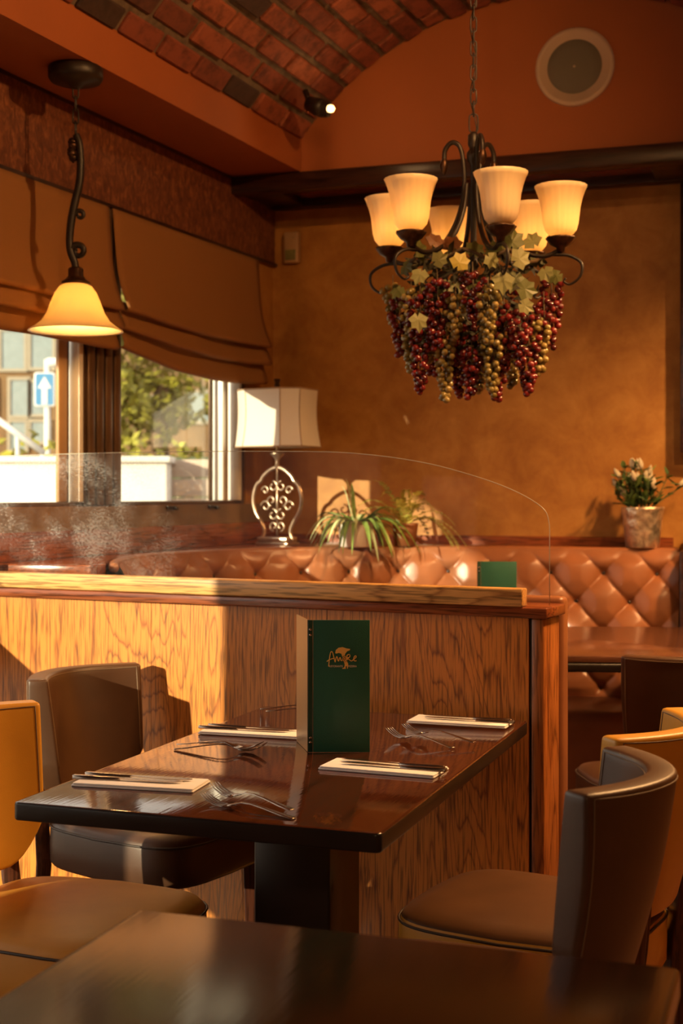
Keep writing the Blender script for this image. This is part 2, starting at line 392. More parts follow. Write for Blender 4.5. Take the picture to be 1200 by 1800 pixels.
# floor
mb = MB(); mb.box(-1.5, W_END + .3, -.25, N_END + .3, -.12, -.012)
floor = struct(w_obj(mb, 'floor', 'floor_gap'), 'dark brown wooden plank floor')
pl = MB(); pl.box(-.595, .595, -.058, .058, -.012, 0)
plank_me = None
for j in range(0, 44):
    y = .06 + j * .12
    for i in range(8):
        x = .3 + i * 1.2 + (j % 3) * .4
        if plank_me is None:
            p0 = pl.build('plank', 'floor', floor); plank_me = p0.data; p0.location = (x, y, 0)
        elif (i * 44 + j) % 1 == 0 and len([1]) and x < 9.8:
            if i < 7: meshobj('plank', plank_me, floor, (x, y, 0))
# window wall with its openings (t along the wall, z)
OPEN = [(.295, 1.40, 1.28, 2.42), (1.612, 2.40, 1.28, 2.42), (2.4001, 5.31, .10, 2.36), (5.6, 6.55, .8, 1.45)]
mb = MB(); T = .10
ts = sorted({-.6, W_END + .2} | {a for o in OPEN for a in o[:2]})
for a, b in zip(ts, ts[1:]):
    hit = [o for o in OPEN if o[0] <= a and b <= o[1]]
    if hit:
        _, _, z0, z1 = hit[0]; mb.box(a, b, -T, 0, -.1, z0); mb.box(a, b, -T, 0, z1, 3.8)
    elif abs(a - 1.40) < .01:
        mb.box(a, b, -T, 0, -.1, 1.28); mb.box(a, b, -.05, 0, 1.28, 2.42); mb.box(a, b, -T, 0, 2.42, 3.8)
    else: mb.box(a, b, -T, 0, -.1, 3.8)
wall_left = struct(w_obj(mb, 'wall_left', 'plaster'), 'ochre window wall on the left')
w_obj(MB().box(.005, 2.44, .0, .012, 2.41, SOF_Z), 'wallpaper_frieze', 'paper', wall_left)
w_obj(MB().box(.005, 2.44, .012, .024, 2.405, 2.418), 'picture_bead', 'dark_wood', wall_left)
w_obj(MB().box(.005, 2.40, .0, .014, SOF_Z - .014, SOF_Z), 'ceiling_bead', 'dark_wood', wall_left)
w_obj(MB().box(.005, 2.38, .0, .018, 1.195, 1.279), 'sill_panel', 'stone', wall_left)
w_obj(MB().box(.005, 2.38, .0, .030, 1.10, 1.195), 'wood_upstand', 'red_wood', wall_left)
# back wall
mb = MB(); mb.box(-.05, 5.6, 0, .2, -.1, SOF_Z + .1)
wall_back = struct(b_obj(mb, 'wall_back', 'plaster'), 'mottled ochre plaster wall at the back')
mb = MB(); mb.box(0.0, 5.6, -BEAM_N, 0.0, SOF_Z, 3.75)
struct(b_obj(mb, 'wall_tympanum', 'orange'), 'orange painted end wall under the brick vault')
b_obj(MB().box(.0, 1.86, -.022, 0, 1.098, 1.135), 'wood_upstand', 'red_wood', wall_back)
# right and rear walls
struct(w_obj(MB().box(-.9, W_END + .2, N_END, N_END + .2, -.1, 3.8), 'wall_right', 'plaster'))
struct(w_obj(MB().box(W_END, W_END + .2, -.2, N_END + .2, -.1, 3.8), 'wall_rear', 'plaster'))
# soffit along the windows, flat ceiling to the right of the vault
V_C, V_R, V_CZ, V_SZ = 1.404, 1.361, 2.043, 2.8735
struct(w_obj(MB().box(-.4, W_END, 0, SOF_N, SOF_Z, V_SZ + .3), 'trim_1', 'orange'), 'orange plastered soffit above the windows')
struct(w_obj(MB().box(-.9, W_END, 2 * V_C - SOF_N, N_END, SOF_Z, V_SZ + .3), 'ceiling', 'orange'), 'flat orange ceiling beside the vault')
# brick vault: a mortar shell with single bricks standing proud of it
th0 = math.atan2(V_SZ - V_CZ, SOF_N - V_C); th1 = math.atan2(V_SZ - V_CZ, V_C - SOF_N)   # from the window side to the other
mb = MB(); vv = []; ff = []
NA = 40
T0 = .30
for i in range(NA + 1):
    a = th0 + (th1 - th0) * i / NA
    for rr in (V_R + .006, V_R + .12):
        for t in (T0, W_END): vv.append((t, V_C + rr * math.cos(a), V_CZ + rr * math.sin(a)))
for i in range(NA):
    b0 = i * 4; b1 = b0 + 4
    ff += [(b0, b0 + 1, b1 + 1, b1), (b0 + 2, b1 + 2, b1 + 3, b0 + 3), (b0, b1, b1 + 2, b0 + 2), (b0 + 1, b0 + 3, b1 + 3, b1 + 1)]
vault = struct(w_obj(mb.add(vv, ff), 'ceiling_vault', 'mortar', smooth=False), 'barrel vault of dark red bricks')
BL, BW, BG = .230, .078, .024
arc = abs(th1 - th0) * V_R
rows = int(arc / (BW + BG)); pitch = arc / rows
bmh = bmesh.new(); bmesh.ops.create_cube(bmh, size=1)
bmesh.ops.scale(bmh, vec=(BL, BW, .045), verts=bmh.verts)
for v_ in bmh.verts:
    v_.co.x += random.uniform(-.003, .003); v_.co.y += random.uniform(-.003, .003)
bmesh.ops.bevel(bmh, geom=list(bmh.edges), offset=.006, segments=1, affect='EDGES')
bme = D.meshes.new('brick'); bmh.to_mesh(bme); bmh.free(); bme.materials.append(M['brick'])
far_bricks = MB()
nb = 0
for r_ in range(rows):
    a = th0 - (pitch * (r_ + .5)) / V_R
    nn, zz = V_C + V_R * math.cos(a), V_CZ + V_R * math.sin(a)
    # the end wall cuts the courses slightly askew
    tcut = BEAM_N / .9972 - (nn) * .0768 + .025
    i = 0
    while True:
        t = tcut + BL * .5 + i * (BL + BG) - (BL * .5 if r_ % 2 else 0)
        L = BL
        if t - BL / 2 < tcut - .001:
            t = tcut + BL * .25; L = BL * .5 - BG
        if t > W_END - .2: break
        near = (t < 3.4 and r_ < rows * .55)
        rnd = (random.uniform(-.012, .012), random.uniform(-.012, .012), random.uniform(-.012, .012), random.uniform(-.005, .004))
        if near and nb < 300:
            rad = V_R + .012 + rnd[3] * 1.3
            o = meshobj('brick', bme, vault)
            o.location = (t, V_C + rad * math.cos(a), V_CZ + rad * math.sin(a))
            o.rotation_euler = (a - PI / 2 + rnd[0], rnd[1], rnd[2] * .6); o.scale = (L / BL, 1, 1); nb += 1
        else:
            rad = V_R + .012; c, s = math.cos(a), math.sin(a)
            pts = []
            for dz in (-.0225, .0225):
                for dx, dw in ((-1, -1), (1, -1), (1, 1), (-1, 1)):
                    q = rad + dz
                    pts.append((t + dx * L / 2, V_C + q * c - dw * BW / 2 * -s, V_CZ + q * s - dw * BW / 2 * c))
            far_bricks.add(pts, [(0, 1, 2, 3), (4, 5, 6, 7), (0, 1, 5, 4), (1, 2, 6, 5), (2, 3, 7, 6), (3, 0, 4, 7)])
        i += 1
fb = far_bricks.build('brick_courses', 'brick', vault); fb['kind'] = 'stuff'

# dark wooden beam box along the back wall (fascia, back rail, recessed panel)
beam = thing('ceiling_beam', 'dark mahogany panelled beam box running along the back wall', 'beam', (CX, CY, 0), ROT_B)
bevel(MB().box(-.10, 4.5, -BEAM_N - .03, -BEAM_N + .035, 2.660, 2.738).build('fascia', 'dark_wood', beam), .006)
bevel(MB().box(-.02, 4.5, -.062, -.002, 2.668, 2.736).build('back_rail', 'dark_wood', beam), .006)
MB().box(-.02, 4.5, -BEAM_N + .036, -.063, 2.712, 2.736).build('panel', 'red_wood', beam)
for a, b in ((-.055, .17), (1.79, 2.05)):
    bevel(MB().box(a, b, -BEAM_N + .036, -.063, 2.676, 2.711).build('cross_piece', 'dark_wood', beam), .005)
post = bevel(b_obj(MB().box(1.895, 2.02, -.10, -.001, 1.5, 2.655), 'wall_post', 'dark_wood'), .006)
tag(post, 'dark wooden wall post at the right end of the back wall', 'post')

# windows: frames, sashes, panes
def window(n, a, b, z0, z1, sash=None, label=None, near=False):
    e = D.objects.new('window_%d' % n, None); COL.objects.link(e); e.location = (CX, CY, 0); e.rotation_euler = (0, 0, ROT_W)
    struct(e, label)
    fm = .022
    for nm, bx in (('frame_stile', (a, a + fm, -.05, -.004, z0, z1)), ('frame_stile', (b - fm, b, -.05, -.004, z0, z1)),
                   ('frame_rail', (a + fm, b - fm, -.05, -.004, z0, z0 + .016)), ('frame_rail', (a + fm, b - fm, -.09, -.004, z1 - .03, z1))):
        bevel(MB().box(*bx).build(nm, 'bronze', e), .004)
    if sash:
        for (c, d, m, y0, y1) in sash:
            bevel(MB().box(c, d, y0, y1, z0 + .016, z1 - .03).build('sash_stile', m, e), .003)
    MB().box(a + fm, b - fm, -.040, -.036, z0 + .016, z1 - .03).build('pane', 'pane', e)
    return e
win1 = window(1, 1.612, 2.40, 1.28, 2.42, [(1.636, 1.664, 'white_alu', -.035, .012), (1.674, 1.690, 'bronze', -.035, -.024), (1.692, 1.745, 'tan_frame', -.035, -.02)], 'sliding window beside the partition')
win2 = window(2, .295, 1.40, 1.28, 2.42, [(.319, .372, 'bronze', -.035, -.014), (.374, .400, 'white_alu', -.035, .022), (.427, .515, 'tan_frame', -.035, -.02), (.517, .545, 'white_alu', -.035, .016), (.564, .59, 'bronze', -.035, -.024)], 'sliding window next to the table lamp')
MB().box(.32, .86, -.0345, -.030, 1.96, 2.388).build('infill_panel', 'bronze', win2)  # added behind the blind to stop sun leaking past its edge
for tt in (.62, .98):
    h = MB().box(tt, tt + .07, .0185, .03, 1.262, 1.276); h.box(tt + .01, tt + .03, .03, .045, 1.258, 1.270)
    h.build('window_latch', 'iron', win2)
# grooved bronze mullion between both windows
mul = struct(w_obj(MB().box(1.385, 1.625, -.003, .006, 1.281, 2.40), 'trim_2', 'bronze'), 'grooved bronze mullion between the windows')
for k in range(4):
    bevel(w_obj(MB().box(1.390 + k * .060, 1.434 + k * .060, .006, .022, 1.281, 2.40), 'mullion_fin', 'bronze', mul), .006)
# the glazed part of the wall nearer to the viewer, with its transom
win3 = window(3, 2.4001, 5.31, .10, 2.36)
bevel(MB().box(2.4225, 5.287, -.05, -.01, .765, .985).build('transom', 'bronze', win3), .006)
window(4, 5.6, 6.55, .8, 1.45)  # unseen opening added and sized to let sun onto the left mustard chair

# roman blinds
def blind(name, a, b, label, sag, gap_in=0.0):
    e = thing(name, label, 'blind', (CX, CY, 0), ROT_W, 'roman blinds at the windows')
    segs = [('fabric_panel', [(.026, 2.402), (.034, 2.30), (.046, 2.18), (.066, 2.09), (.088, 2.035), (.094, 2.018), (.086, 2.010), (.066, 2.016)]),
            ('fold', [(.052, 2.05), (.060, 2.01), (.082, 1.965), (.088, 1.948), (.080, 1.940), (.060, 1.945)]),
            ('hem_fold', [(.046, 1.985), (.052, 1.94), (.070, 1.892), (.074, 1.874), (.066, 1.866), (.05, 1.870)])]
    for k, (nm, prof) in enumerate(segs):
        N = 28; v = []; f = []
        pr = catmull([(p[0], p[1], 0) for p in prof], 3)
        for i in range(N + 1):
            u = i / N; t = a + (b - a) * u
            wob = .006 * math.sin(u * 9 + k * 2) + .004 * math.sin(u * 23 + k)
            lower = sag(u)
            for p in pr:
                g = (2.402 - p.y) / .53
                edge = .0
                if i == 0: edge = gap_in * math.sin(min(1, g * 1.3) * PI)
                v.append((t + edge, p.x + wob * g, p.y - lower * g * (.7 + .3 * k)))
        L = len(pr)
        for i in range(N):
            for j in range(L - 1):
                q = i * L + j; f.append((q, q + 1, q + L + 1, q + L))
        o = obj(nm, v, f, 'blind', e, True)
        so = o.modifiers.new('solid', 'SOLIDIFY'); so.thickness = .003
    MB().box(a, b, .004, .026, 2.378, 2.402).build('head_rail', 'bronze', e)
    return e
blind('roman_blind', 1.492, 2.50, 'brown cloth roman blind behind the bell pendant lamp', lambda u: 0.0)
blind('roman_blind', .215, 1.462, 'brown cloth roman blind between the pendant lamp and the wall corner', lambda u: .02 + .035 * math.sin(PI * min(1, (1 - u) * .95)) - .03 * u, .008)

# ledge of the banquette
PATH = catmull([(-.765, 4.50, 0), (-.80, 4.74, 0), (-.80, 5.05, 0), (-.69, 5.36, 0), (-.38, 5.70, 0), (.05, 5.90, 0), (.55, 5.92, 0), (1.05, 5.80, 0), (1.41, 5.685, 0)], 12)
LEDGE = 1.098
def path_normals(pts):
    out = []
    for i in range(len(pts)):
        t = (pts[min(i + 1, len(pts) - 1)] - pts[max(i - 1, 0)]).normalized(); out.append(Vector((t.y, -t.x, 0)))   # to the seating side
    return out
PN = path_normals(PATH)
q0 = w2(2.21, .031); q1 = w2(.03, .031); q2 = b2(.03, .023); q3 = b2(1.86, .023)
poly = [(-.80, 4.36)] + [(p.x - n.x * .012, p.y - n.y * .012) for p, n in zip(PATH, PN)] + [(q3.x, q3.y), (q2.x, q2.y), (q1.x, q1.y), (q0.x, q0.y)]
ledge = MB().prism(poly, 1.062, LEDGE).build('window_ledge', 'red_wood')
bevel(ledge, .005); tag(ledge, 'red brown wooden ledge behind the curved leather bench', 'ledge')

# ------------------------------------------------------------------ curved button-tufted bench
bench = thing('banquette_bench', 'curved tan leather bench with deep button tufted back', 'bench', (0, 0, 0))
acc = [0.0]
for i in range(1, len(PATH)): acc.append(acc[-1] + (PATH[i] - PATH[i - 1]).length)
LEN = acc[-1]
def path_at(s):
    s = max(0, min(LEN, s)); i = 0
    while i < len(acc) - 2 and acc[i + 1] < s: i += 1
    f = (s - acc[i]) / (acc[i + 1] - acc[i]); p = PATH[i].lerp(PATH[i + 1], f); n = PN[i].lerp(PN[i + 1], f).normalized(); return p, n
ZT, ZB = 1.085, .46
DP, DQ = .222, .236
S_OFF = .02; Q_OFF = .095                      # first row of buttons sits this far under the top
def tuft(s, q):
    a = (s - S_OFF) / DP; b = (q - Q_OFF) / DQ
    u, v = a + b, a - b
    pil = (abs(math.sin(PI * u)) * abs(math.sin(PI * v))) ** .26
    # distance to the nearest button
    d = 9
    for off in (0, .5):
        da = (a - off) - round(a - off); db = (b - off) - round(b - off)
        d = min(d, math.hypot(da * DP, db * DQ))
    edge = min(1, q / .05) * min(1, (ZT - ZB - q) / .06)
    return (.030 * pil + .014 * min(1, d / .09) - .016 * math.exp(-(d / .018) ** 2)) * edge + .016 * (1 - edge)
def back_pt(s, q, h): 
    p, n = path_at(s); z = ZT - q; off = .018 + .10 * (q / (ZT - ZB)) + h
    return Vector((p.x + n.x * off, p.y + n.y * off, z))
NS, NQ = 520, 90
v = []; f = []
for i in range(NS + 1):
    s = LEN * (i / NS)
    for j in range(NQ + 1):
        q = (ZT - ZB) * j / NQ; v.append(back_pt(s, q, tuft(s, q)))
for i in range(NS):
    for j in range(NQ):
        k = i * (NQ + 1) + j; f.append((k, k + NQ + 1, k + NQ + 2, k + 1))
obj('tufted_back', v, f, 'bench_leather', bench, True)
roll = [Vector((p.x + n.x * .015, p.y + n.y * .015, 1.082)) for p, n in zip(PATH, PN)]
MB().tube(roll, .017, 10).build('top_roll', 'bench_leather', bench, True)
# rear shell closing the back
v = []; f = []
for i, (p, n) in enumerate(zip(PATH, PN)):
    for (o_, z) in ((-.006, 1.06), (-.006, .02), (.10, .02), (.10, .46)): v.append((p.x + n.x * o_, p.y + n.y * o_, z))
for i in range(len(PATH) - 1):
    for j in range(3): k = i * 4 + j; f.append((k, k + 1, k + 5, k + 4))
obj('back_shell', v, f, 'leg_wood', bench)
# seat cushion following the curve
v = []; f = []
prof = [(.085, .44), (.10, .472), (.16, .488), (.30, .486), (.43, .478), (.475, .458), (.482, .42), (.478, .34), (.475, .06)]
for i in range(121):
    p, n = path_at(LEN * i / 120)
    for (o_, z) in prof: v.append((p.x + n.x * o_, p.y + n.y * o_, z))
L = len(prof)
for i in range(120):
    for j in range(L - 1): k = i * L + j; f.append((k, k + L, k + L + 1, k + 1))
obj('seat_cushion', v, f, 'bench_leather', bench, True)
bs = MB().lathe([(.001, -.004), (.009, -.003), (.0118, 0), (.010, .004), (.005, .0068), (.001, .0075)], 10)
btn = None
for row in range(0, 5):
    q = Q_OFF + row * DQ / 2
    if q > ZT - ZB - .06: break
    i0 = 0 if row % 2 == 0 else .5
    k = 0
    while True:
        s = S_OFF + (k + i0) * DP
        if s > LEN - .03: break
        if s > .03:
            p, n = path_at(s); c = back_pt(s, q, tuft(s, q) + .007)
            rot = Vector((n.x, n.y, .15)).to_track_quat('Z', 'Y').to_euler()
            if btn is None: o = bs.build('button', 'button', bench, True); btn = o.data; o.location = c; o.rotation_euler = rot
            else: meshobj('button', btn, bench, c, rot)
        k += 1
# wooden end panel of the bench
ep, en = path_at(LEN)
pe = thing('bench_end_panel', 'dark wooden end panel closing the bench under the silver pot', 'panel', (ep.x, ep.y, 0), ROT_B)
bevel(MB().box(.012, .085, -.20, .17, 0, 1.096).build('board', 'dark_wood', pe), .006)
bevel(MB().box(.030, .12, -.12, .175, 1.098, 1.20).build('cap', 'dark_wood', pe), .005)

# ------------------------------------------------------------------ low partition with rail and clear screen
PR = -R(26.0)
part = thing('low_partition', 'oak veneered low partition with light rail and dark cap', 'partition', (.482, 3.515, 0), PR)
PU0 = -1.85
seams = [PU0, -1.16, -.58, 0.0]
for a, b in zip(seams, seams[1:]):
    o = MB().box(a + .0008, b - .0008, 0.0, .122, .02, 1.006).build('veneer_panel', 'oak', part)
bevel(MB().box(.008, .042, -.004, .126, .0, 1.006).build('end_post', 'oak_post', part), .003)
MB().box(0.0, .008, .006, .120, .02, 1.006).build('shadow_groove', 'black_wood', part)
bevel(MB().box(PU0, .055, -.022, .142, 1.008, 1.036).build('cap', 'red_wood', part), .004)
bevel(MB().box(PU0, -.008, -.030, .012, 1.037, 1.084).build('rail', 'oak_rail', part), .004)
bevel(MB().box(PU0, -.001, -.010, .122, .0, .019).build('plinth', 'black_wood', part), .003)
# bench back top behind the partition
bk = thing('leather_bench', 'brown leather bench back peeping over the partition cap', 'bench', (.482, 3.515, 0), PR)
bevel(MB().box(-.45, .046, .145, .205, .06, 1.052).build('leather_back', 'bench_leather', bk), .014, 3)
# screen of clear acrylic standing in the cap
ctrl = [(PU0 + .02, 1.447), (-1.2, 1.452), (-.70, 1.447), (-.50, 1.437), (-.32, 1.412), (-.17, 1.374), (-.06, 1.335), (.015, 1.292), (.034, 1.255), (.036, 1.20)]
top = [(p.x, p.y) for p in catmull([(a, b, 0) for a, b in ctrl], 6)]
outline = [(PU0 + .02, 1.037)] + top + [(.036, 1.037)]
n = len(outline); v = [(x, .060, z) for x, z in outline] + [(x, .064, z) for x, z in outline]
f = [tuple(range(n)), tuple(range(2 * n - 1, n - 1, -1))] 
scr = thing('glass_screen', 'clear dusty acrylic screen with rounded corner on the partition', 'screen', (.482, 3.515, 0), PR)
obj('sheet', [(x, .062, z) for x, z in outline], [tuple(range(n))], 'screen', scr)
M['screen_edge'] = simple('screen_edge', (.42, .40, .34), .25, noise=.05)
MB().tube([(x, .062, z) for x, z in top] + [(.036, .062, 1.037)], .0011, 6).build('polished_edge', 'screen_edge', scr, True)

# ------------------------------------------------------------------ tables
TR = -R(19.45)
tb = Vector((.066, 2.32, 0)); tu = Vector((math.cos(TR), math.sin(TR), 0)); tv = Vector((-math.sin(TR), math.cos(TR), 0))
TW, TL = .725, 1.225
table = thing('dining_table', 'dark lacquered dining table laid with napkins and cutlery', 'table', tb - tu * TW / 2 + tv * TL / 2, TR)
tt_ = MB().prism(rrect(-TW / 2, TW / 2, -TL / 2, TL / 2, .012), .715, .75); tt_.m = [1, 0] + [1] * (len(tt_.f) - 2)
bevel(tt_.build('tabletop', 'table', table, mats=['table', 'black_wood']), .005, 3)
bevel(MB().box(-.09, .085, -.10, .10, .022, .714).build('pedestal', 'black_wood', table), .006)
bevel(MB().box(-.26, .26, -.40, .40, .0, .022).build('foot_plate', 'black_wood', table), .008)
bevel(MB().box(-.2, .2, -.35, .35, .695, .7145).build('underframe', 'black_wood', table), .004)
fc = on_z(245, 1597, .75)
FW, FL = .735, 1.15
FR = -R(18.8); fu = Vector((math.cos(FR), math.sin(FR), 0)); fv = Vector((-math.sin(FR), math.cos(FR), 0))
ft = thing('dining_table', 'bare dark brown table in the foreground at the bottom edge', 'table', Vector((fc.x, fc.y, 0)) + fu * FW / 2 - fv * FL / 2, FR)
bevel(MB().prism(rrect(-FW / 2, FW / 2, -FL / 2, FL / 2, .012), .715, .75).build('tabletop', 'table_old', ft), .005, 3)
bevel(MB().box(-.06, .06, -.06, .06, .022, .714).build('pedestal', 'black_wood', ft), .006)
bevel(MB().box(-.25, .25, -.35, .35, .0, .022).build('foot_plate', 'black_wood', ft), .008)
bt = thing('booth_table', 'large brown booth table with black edge in front of the bench', 'table', (.90, 5.01, 0), -R(3))
bevel(MB().prism(rrect(-.47, .47, -.50, .50, .09, 6), .7675, .79).build('tabletop', 'booth_table', bt), .003)
bevel(MB().prism(rrect(-.472, .472, -.502, .502, .09, 6), .735, .7674).build('edge_band', 'black_wood', bt), .010, 3)
bevel(MB().box(.17, .27, -.05, .05, .025, .734).build('pedestal', 'black_wood', bt), .006)
bevel(MB().box(-.02, .44, -.22, .22, 0, .025).build('foot_plate', 'black_wood', bt), .008)

# ------------------------------------------------------------------ chairs (they face local +x)
def make_chair(label, loc, rot, mat, seat_mat, top=.86, group=None, pad=None):
    c = thing('dining_chair', label, 'chair', (loc[0], loc[1], 0), rot, group)
    # seat cushion
    pl_ = []
    for k in range(40):
        a = 2 * PI * k / 40; ca, sa = math.cos(a), math.sin(a); e = 2 / 5.0
        x = (.25 if ca > 0 else .235) * math.copysign(abs(ca) ** e, ca); y = .23 * math.copysign(abs(sa) ** e, sa)
        if x < 0: y *= 1 - .15 * (-x / .235)
        else: x += .018 * (1 - (y / .235) ** 2)
        pl_.append((x, y))
    prof = [(.97, .345), (1.0, .355), (1.005, .40), (1.0, .440), (.985, .455), (.95, .466), (.80, .476), (.5, .482), (.2, .484)]
    v = []; f = []; n = len(pl_)
    for sc_, z in prof: v += [(x * sc_, y * sc_, z) for x, y in pl_]
    for j in range(len(prof) - 1):
        for k in range(n): f.append((j * n + k, j * n + (k + 1) % n, (j + 1) * n + (k + 1) % n, (j + 1) * n + k))
    f.append(tuple(range(n - 1, -1, -1))); f.append(tuple(range((len(prof) - 1) * n, len(prof) * n)))
    if pad:
        NSD = 4 * n
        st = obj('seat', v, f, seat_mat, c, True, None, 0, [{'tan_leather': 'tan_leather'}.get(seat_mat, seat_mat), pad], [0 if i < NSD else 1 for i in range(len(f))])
    else: st = obj('seat', v, f, seat_mat, c, True)
    MB().tube([(x * 1.003, y * 1.003, .4485) for x, y in pl_] + [(pl_[0][0] * 1.003, pl_[0][1] * 1.003, .4485)], .003, 6, caps=False).build('piping', 'stitch_dark', st, True)
    # barrel back
    NA_, NH = 22, 14; RA = .36; HA = R(36); TH = .052
    zb = .500
    def shell(u, h, inner):
        # u -1..1 across, h 0..1 up
        a = u * HA * (1 - .10 * (1 - h)); rec = (.035 + .047 * (1 - abs(u) ** 1.6)) * h ** 1.1
        r = RA - (TH if inner else 0) + (0 if inner else .012 * math.sin(PI * h))
        x = .088 - r * math.cos(a) - rec
        y = r * math.sin(a) * 1.06
        # bottom corners rounded
        low = zb + .10 * max(0, (abs(u) - .45) / .55) ** 2.2
        return (x, y, low + (top - low) * h)
    v = []; f = []
    for side in (0, 1):
        for i in range(NA_ + 1):
            for j in range(NH + 1): v.append(shell(-1 + 2 * i / NA_, j / NH, side == 1))
    H1 = NH + 1; B = (NA_ + 1) * H1
    for i in range(NA_):
        for j in range(NH):
            k = i * H1 + j; f.append((k, k + 1, k + H1 + 1, k + H1)); f.append((B + k, B + k + H1, B + k + H1 + 1, B + k + 1))
        f.append((i * H1, (i + 1) * H1, B + (i + 1) * H1, B + i * H1))
        f.append((i * H1 + NH, B + i * H1 + NH, B + (i + 1) * H1 + NH, (i + 1) * H1 + NH))
    for j in range(NH):
        f.append((j, B + j, B + j + 1, j + 1)); e = NA_ * H1
        f.append((e + j, e + j + 1, B + e + j + 1, B + e + j))
    bk_ = bevel(obj('backrest', v, f, mat, c, True), .011, 3, 40)
    # seams around the outer and inner rim
    for inner in (False, True):
        e_ = .945; pts = [shell(-e_, j / 12 * .965, inner) for j in range(1, 12)] + [shell(-e_ + 2 * e_ * i / 24, .970, inner) for i in range(25)] + [shell(e_, j / 12 * .965, inner) for j in range(11, 0, -1)]
        MB().tube(pts, .0016, 5).build('stitching', 'stitch', bk_, True)
    # legs: rear ones carry the back
    for sy in (-1, 1):
        l = MB()
        ax, ay = .185, .185 * sy
        l.tube([(ax, ay, .35), (ax + .006, ay * 1.02, .0)], [.028, .018], 4)
        bevel(l.build('leg', 'leg_wood', c), .003)
        l = MB(); ay = .165 * sy
        l.tube([(-.262, ay * .93, zb + .07), (-.252, ay * .95, .46), (-.236, ay, .34), (-.265, ay, .0)], [.026, .027, .028, .019], 4)
        bevel(l.build('leg', 'leg_wood', c), .003)
    return c
def cpos(back, rot, d=.33): return (back[0] + d * math.cos(rot), back[1] + d * math.sin(rot))
GRP = 'leather dining chairs'
r_ = -R(31)
make_chair('dark brown leather chair between the sunlit partition and table', (-.507, 3.665), r_, 'brown_leather', 'brown_leather', .837, GRP)
r_ = -R(24)
make_chair('mustard leather chair with sunlit seat at the left edge', (-.580, 2.84), r_, 'tan_leather', 'seat_leather', .855, GRP)
r_ = R(180 - 19.5)
make_chair('dark brown leather barrel chair in front of the mustard chair', (.226, 2.39), r_, 'brown_leather', 'brown_leather', .865, GRP)
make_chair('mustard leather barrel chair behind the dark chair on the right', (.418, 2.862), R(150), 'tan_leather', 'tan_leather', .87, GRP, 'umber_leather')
r_ = R(98)
make_chair('dark brown leather chair pushed up to the booth table', (.985, 4.17), r_, 'brown_leather', 'brown_leather', .865, GRP)

# ------------------------------------------------------------------ menus
def menu(label, loc, rot, fold, logo):
    e = thing('menu_holder', label, 'menu', loc, rot)
    Wm, Hm = .138, .295
    bevel(MB().box(.0115, Wm, -.002, .002, .0, Hm).build('front_cover', 'green', e), .0008)
    bevel(MB().box(.0, .011, -.0025, .0025, .0, Hm).build('spine', 'green_spine', e), .0008)
    bc = MB().box(.0, Wm, -.0015, .0015, .0, Hm).build('back_cover', 'green_back', e)
    bc.rotation_euler = (0, 0, fold); bc.location = (0, .004, 0)
    for z in (.022, .032, .262, .274):
        s = MB(); s.tube([(0.0055, -.0022, z), (.0055, -.0042, z)], [.0034, .0028], 12)
        s.build('screw_post', 'chrome', e, True)
    if logo:
        k = 3.053 / FOC
        def lp(zx, zy): return ((520 + zx / 8.57 - 541) * k, (1321.5 - (1120 + zy / 8.57)) * k)
        boot = [(590, 235), (600, 190), (640, 155), (700, 145), (760, 165), (815, 172), (812, 192), (768, 210), (738, 250), (742, 300), (770, 360), (786, 400), (780, 470), (770, 470), (764, 425), (746, 440), (750, 471), (695, 471), (697, 462), (726, 452), (735, 410), (715, 350), (700, 300), (682, 245), (645, 232), (604, 243)]
        v = [(lp(*p)[0], -.0026, lp(*p)[1]) for p in boot]; nb_ = len(v)
        v += [(x, -.0019, z) for x, _, z in v]
        obj('boot_emblem', v, [tuple(range(nb_))] + [(i, nb_ + i, nb_ + (i + 1) % nb_, (i + 1) % nb_) for i in range(nb_)], 'gold', e)
        strokes = [[(492, 435), (497, 380), (505, 310), (520, 230), (535, 212), (552, 228), (572, 300), (590, 372)],
                   [(465, 362), (500, 335), (545, 318), (575, 312)],
                   [(590, 372), (600, 320), (612, 290), (624, 300), (632, 345), (645, 350), (655, 310), (668, 305), (680, 345), (695, 345)],
                   [(740, 285), (712, 300), (708, 340), (735, 355), (758, 335), (756, 298), (732, 285), (705, 300)],
                   [(775, 340), (772, 300), (768, 270), (795, 255), (812, 268), (805, 295), (780, 308), (800, 330), (830, 352), (850, 345)],
                   [(850, 345), (880, 318), (905, 295), (900, 275), (880, 285), (868, 325), (885, 352), (912, 345)]]
        ring = [Vector((lp(*p)[0], -.0026, lp(*p)[1])) for p in strokes[3]]
        MB().tube(catmull(ring, 5), .0021, 6).build('letter_outline', 'green_spine', e, True)
        for s in strokes:
            pts = [Vector((lp(*p)[0], -.0042, lp(*p)[1])) for p in s]
            MB().tube(catmull(pts, 5), .0011, 5).build('lettering', 'gold', e, True)
        dg = None
        for txt, zx, wd in (('RISTORANTE', 500, 205), ('PIZZERIA', 787, 128)):
            cu = D.curves.new('txt', 'FONT'); cu.body = txt; cu.size = .006; cu.extrude = .0004; cu.offset = .00012
            to = D.objects.new('txt', cu); COL.objects.link(to)
            bpy.context.view_layer.update(); dg = bpy.context.evaluated_depsgraph_get()
            me = D.meshes.new_from_object(to.evaluated_get(dg)); D.objects.remove(to, do_unlink=True)
            x0 = min(v.co.x for v in me.vertices); x1 = max(v.co.x for v in me.vertices)
            sx = wd / 8.57 * k / (x1 - x0)
            for v in me.vertices:
                v.co = Vector(((v.co.x - x0) * sx, -.0025 - v.co.z, v.co.y * .95))
            me.materials.clear(); me.materials.append(M['cream_print'])
            X, Z = lp(zx, 446); meshobj('small_lettering', me, e, (X, 0, Z))
    return e
mp = on_z(541, 1322, .7505)
menu('green leatherette menu with gold lettering standing on the laid table', (mp.x, mp.y, .7505), 0, R(102), True)
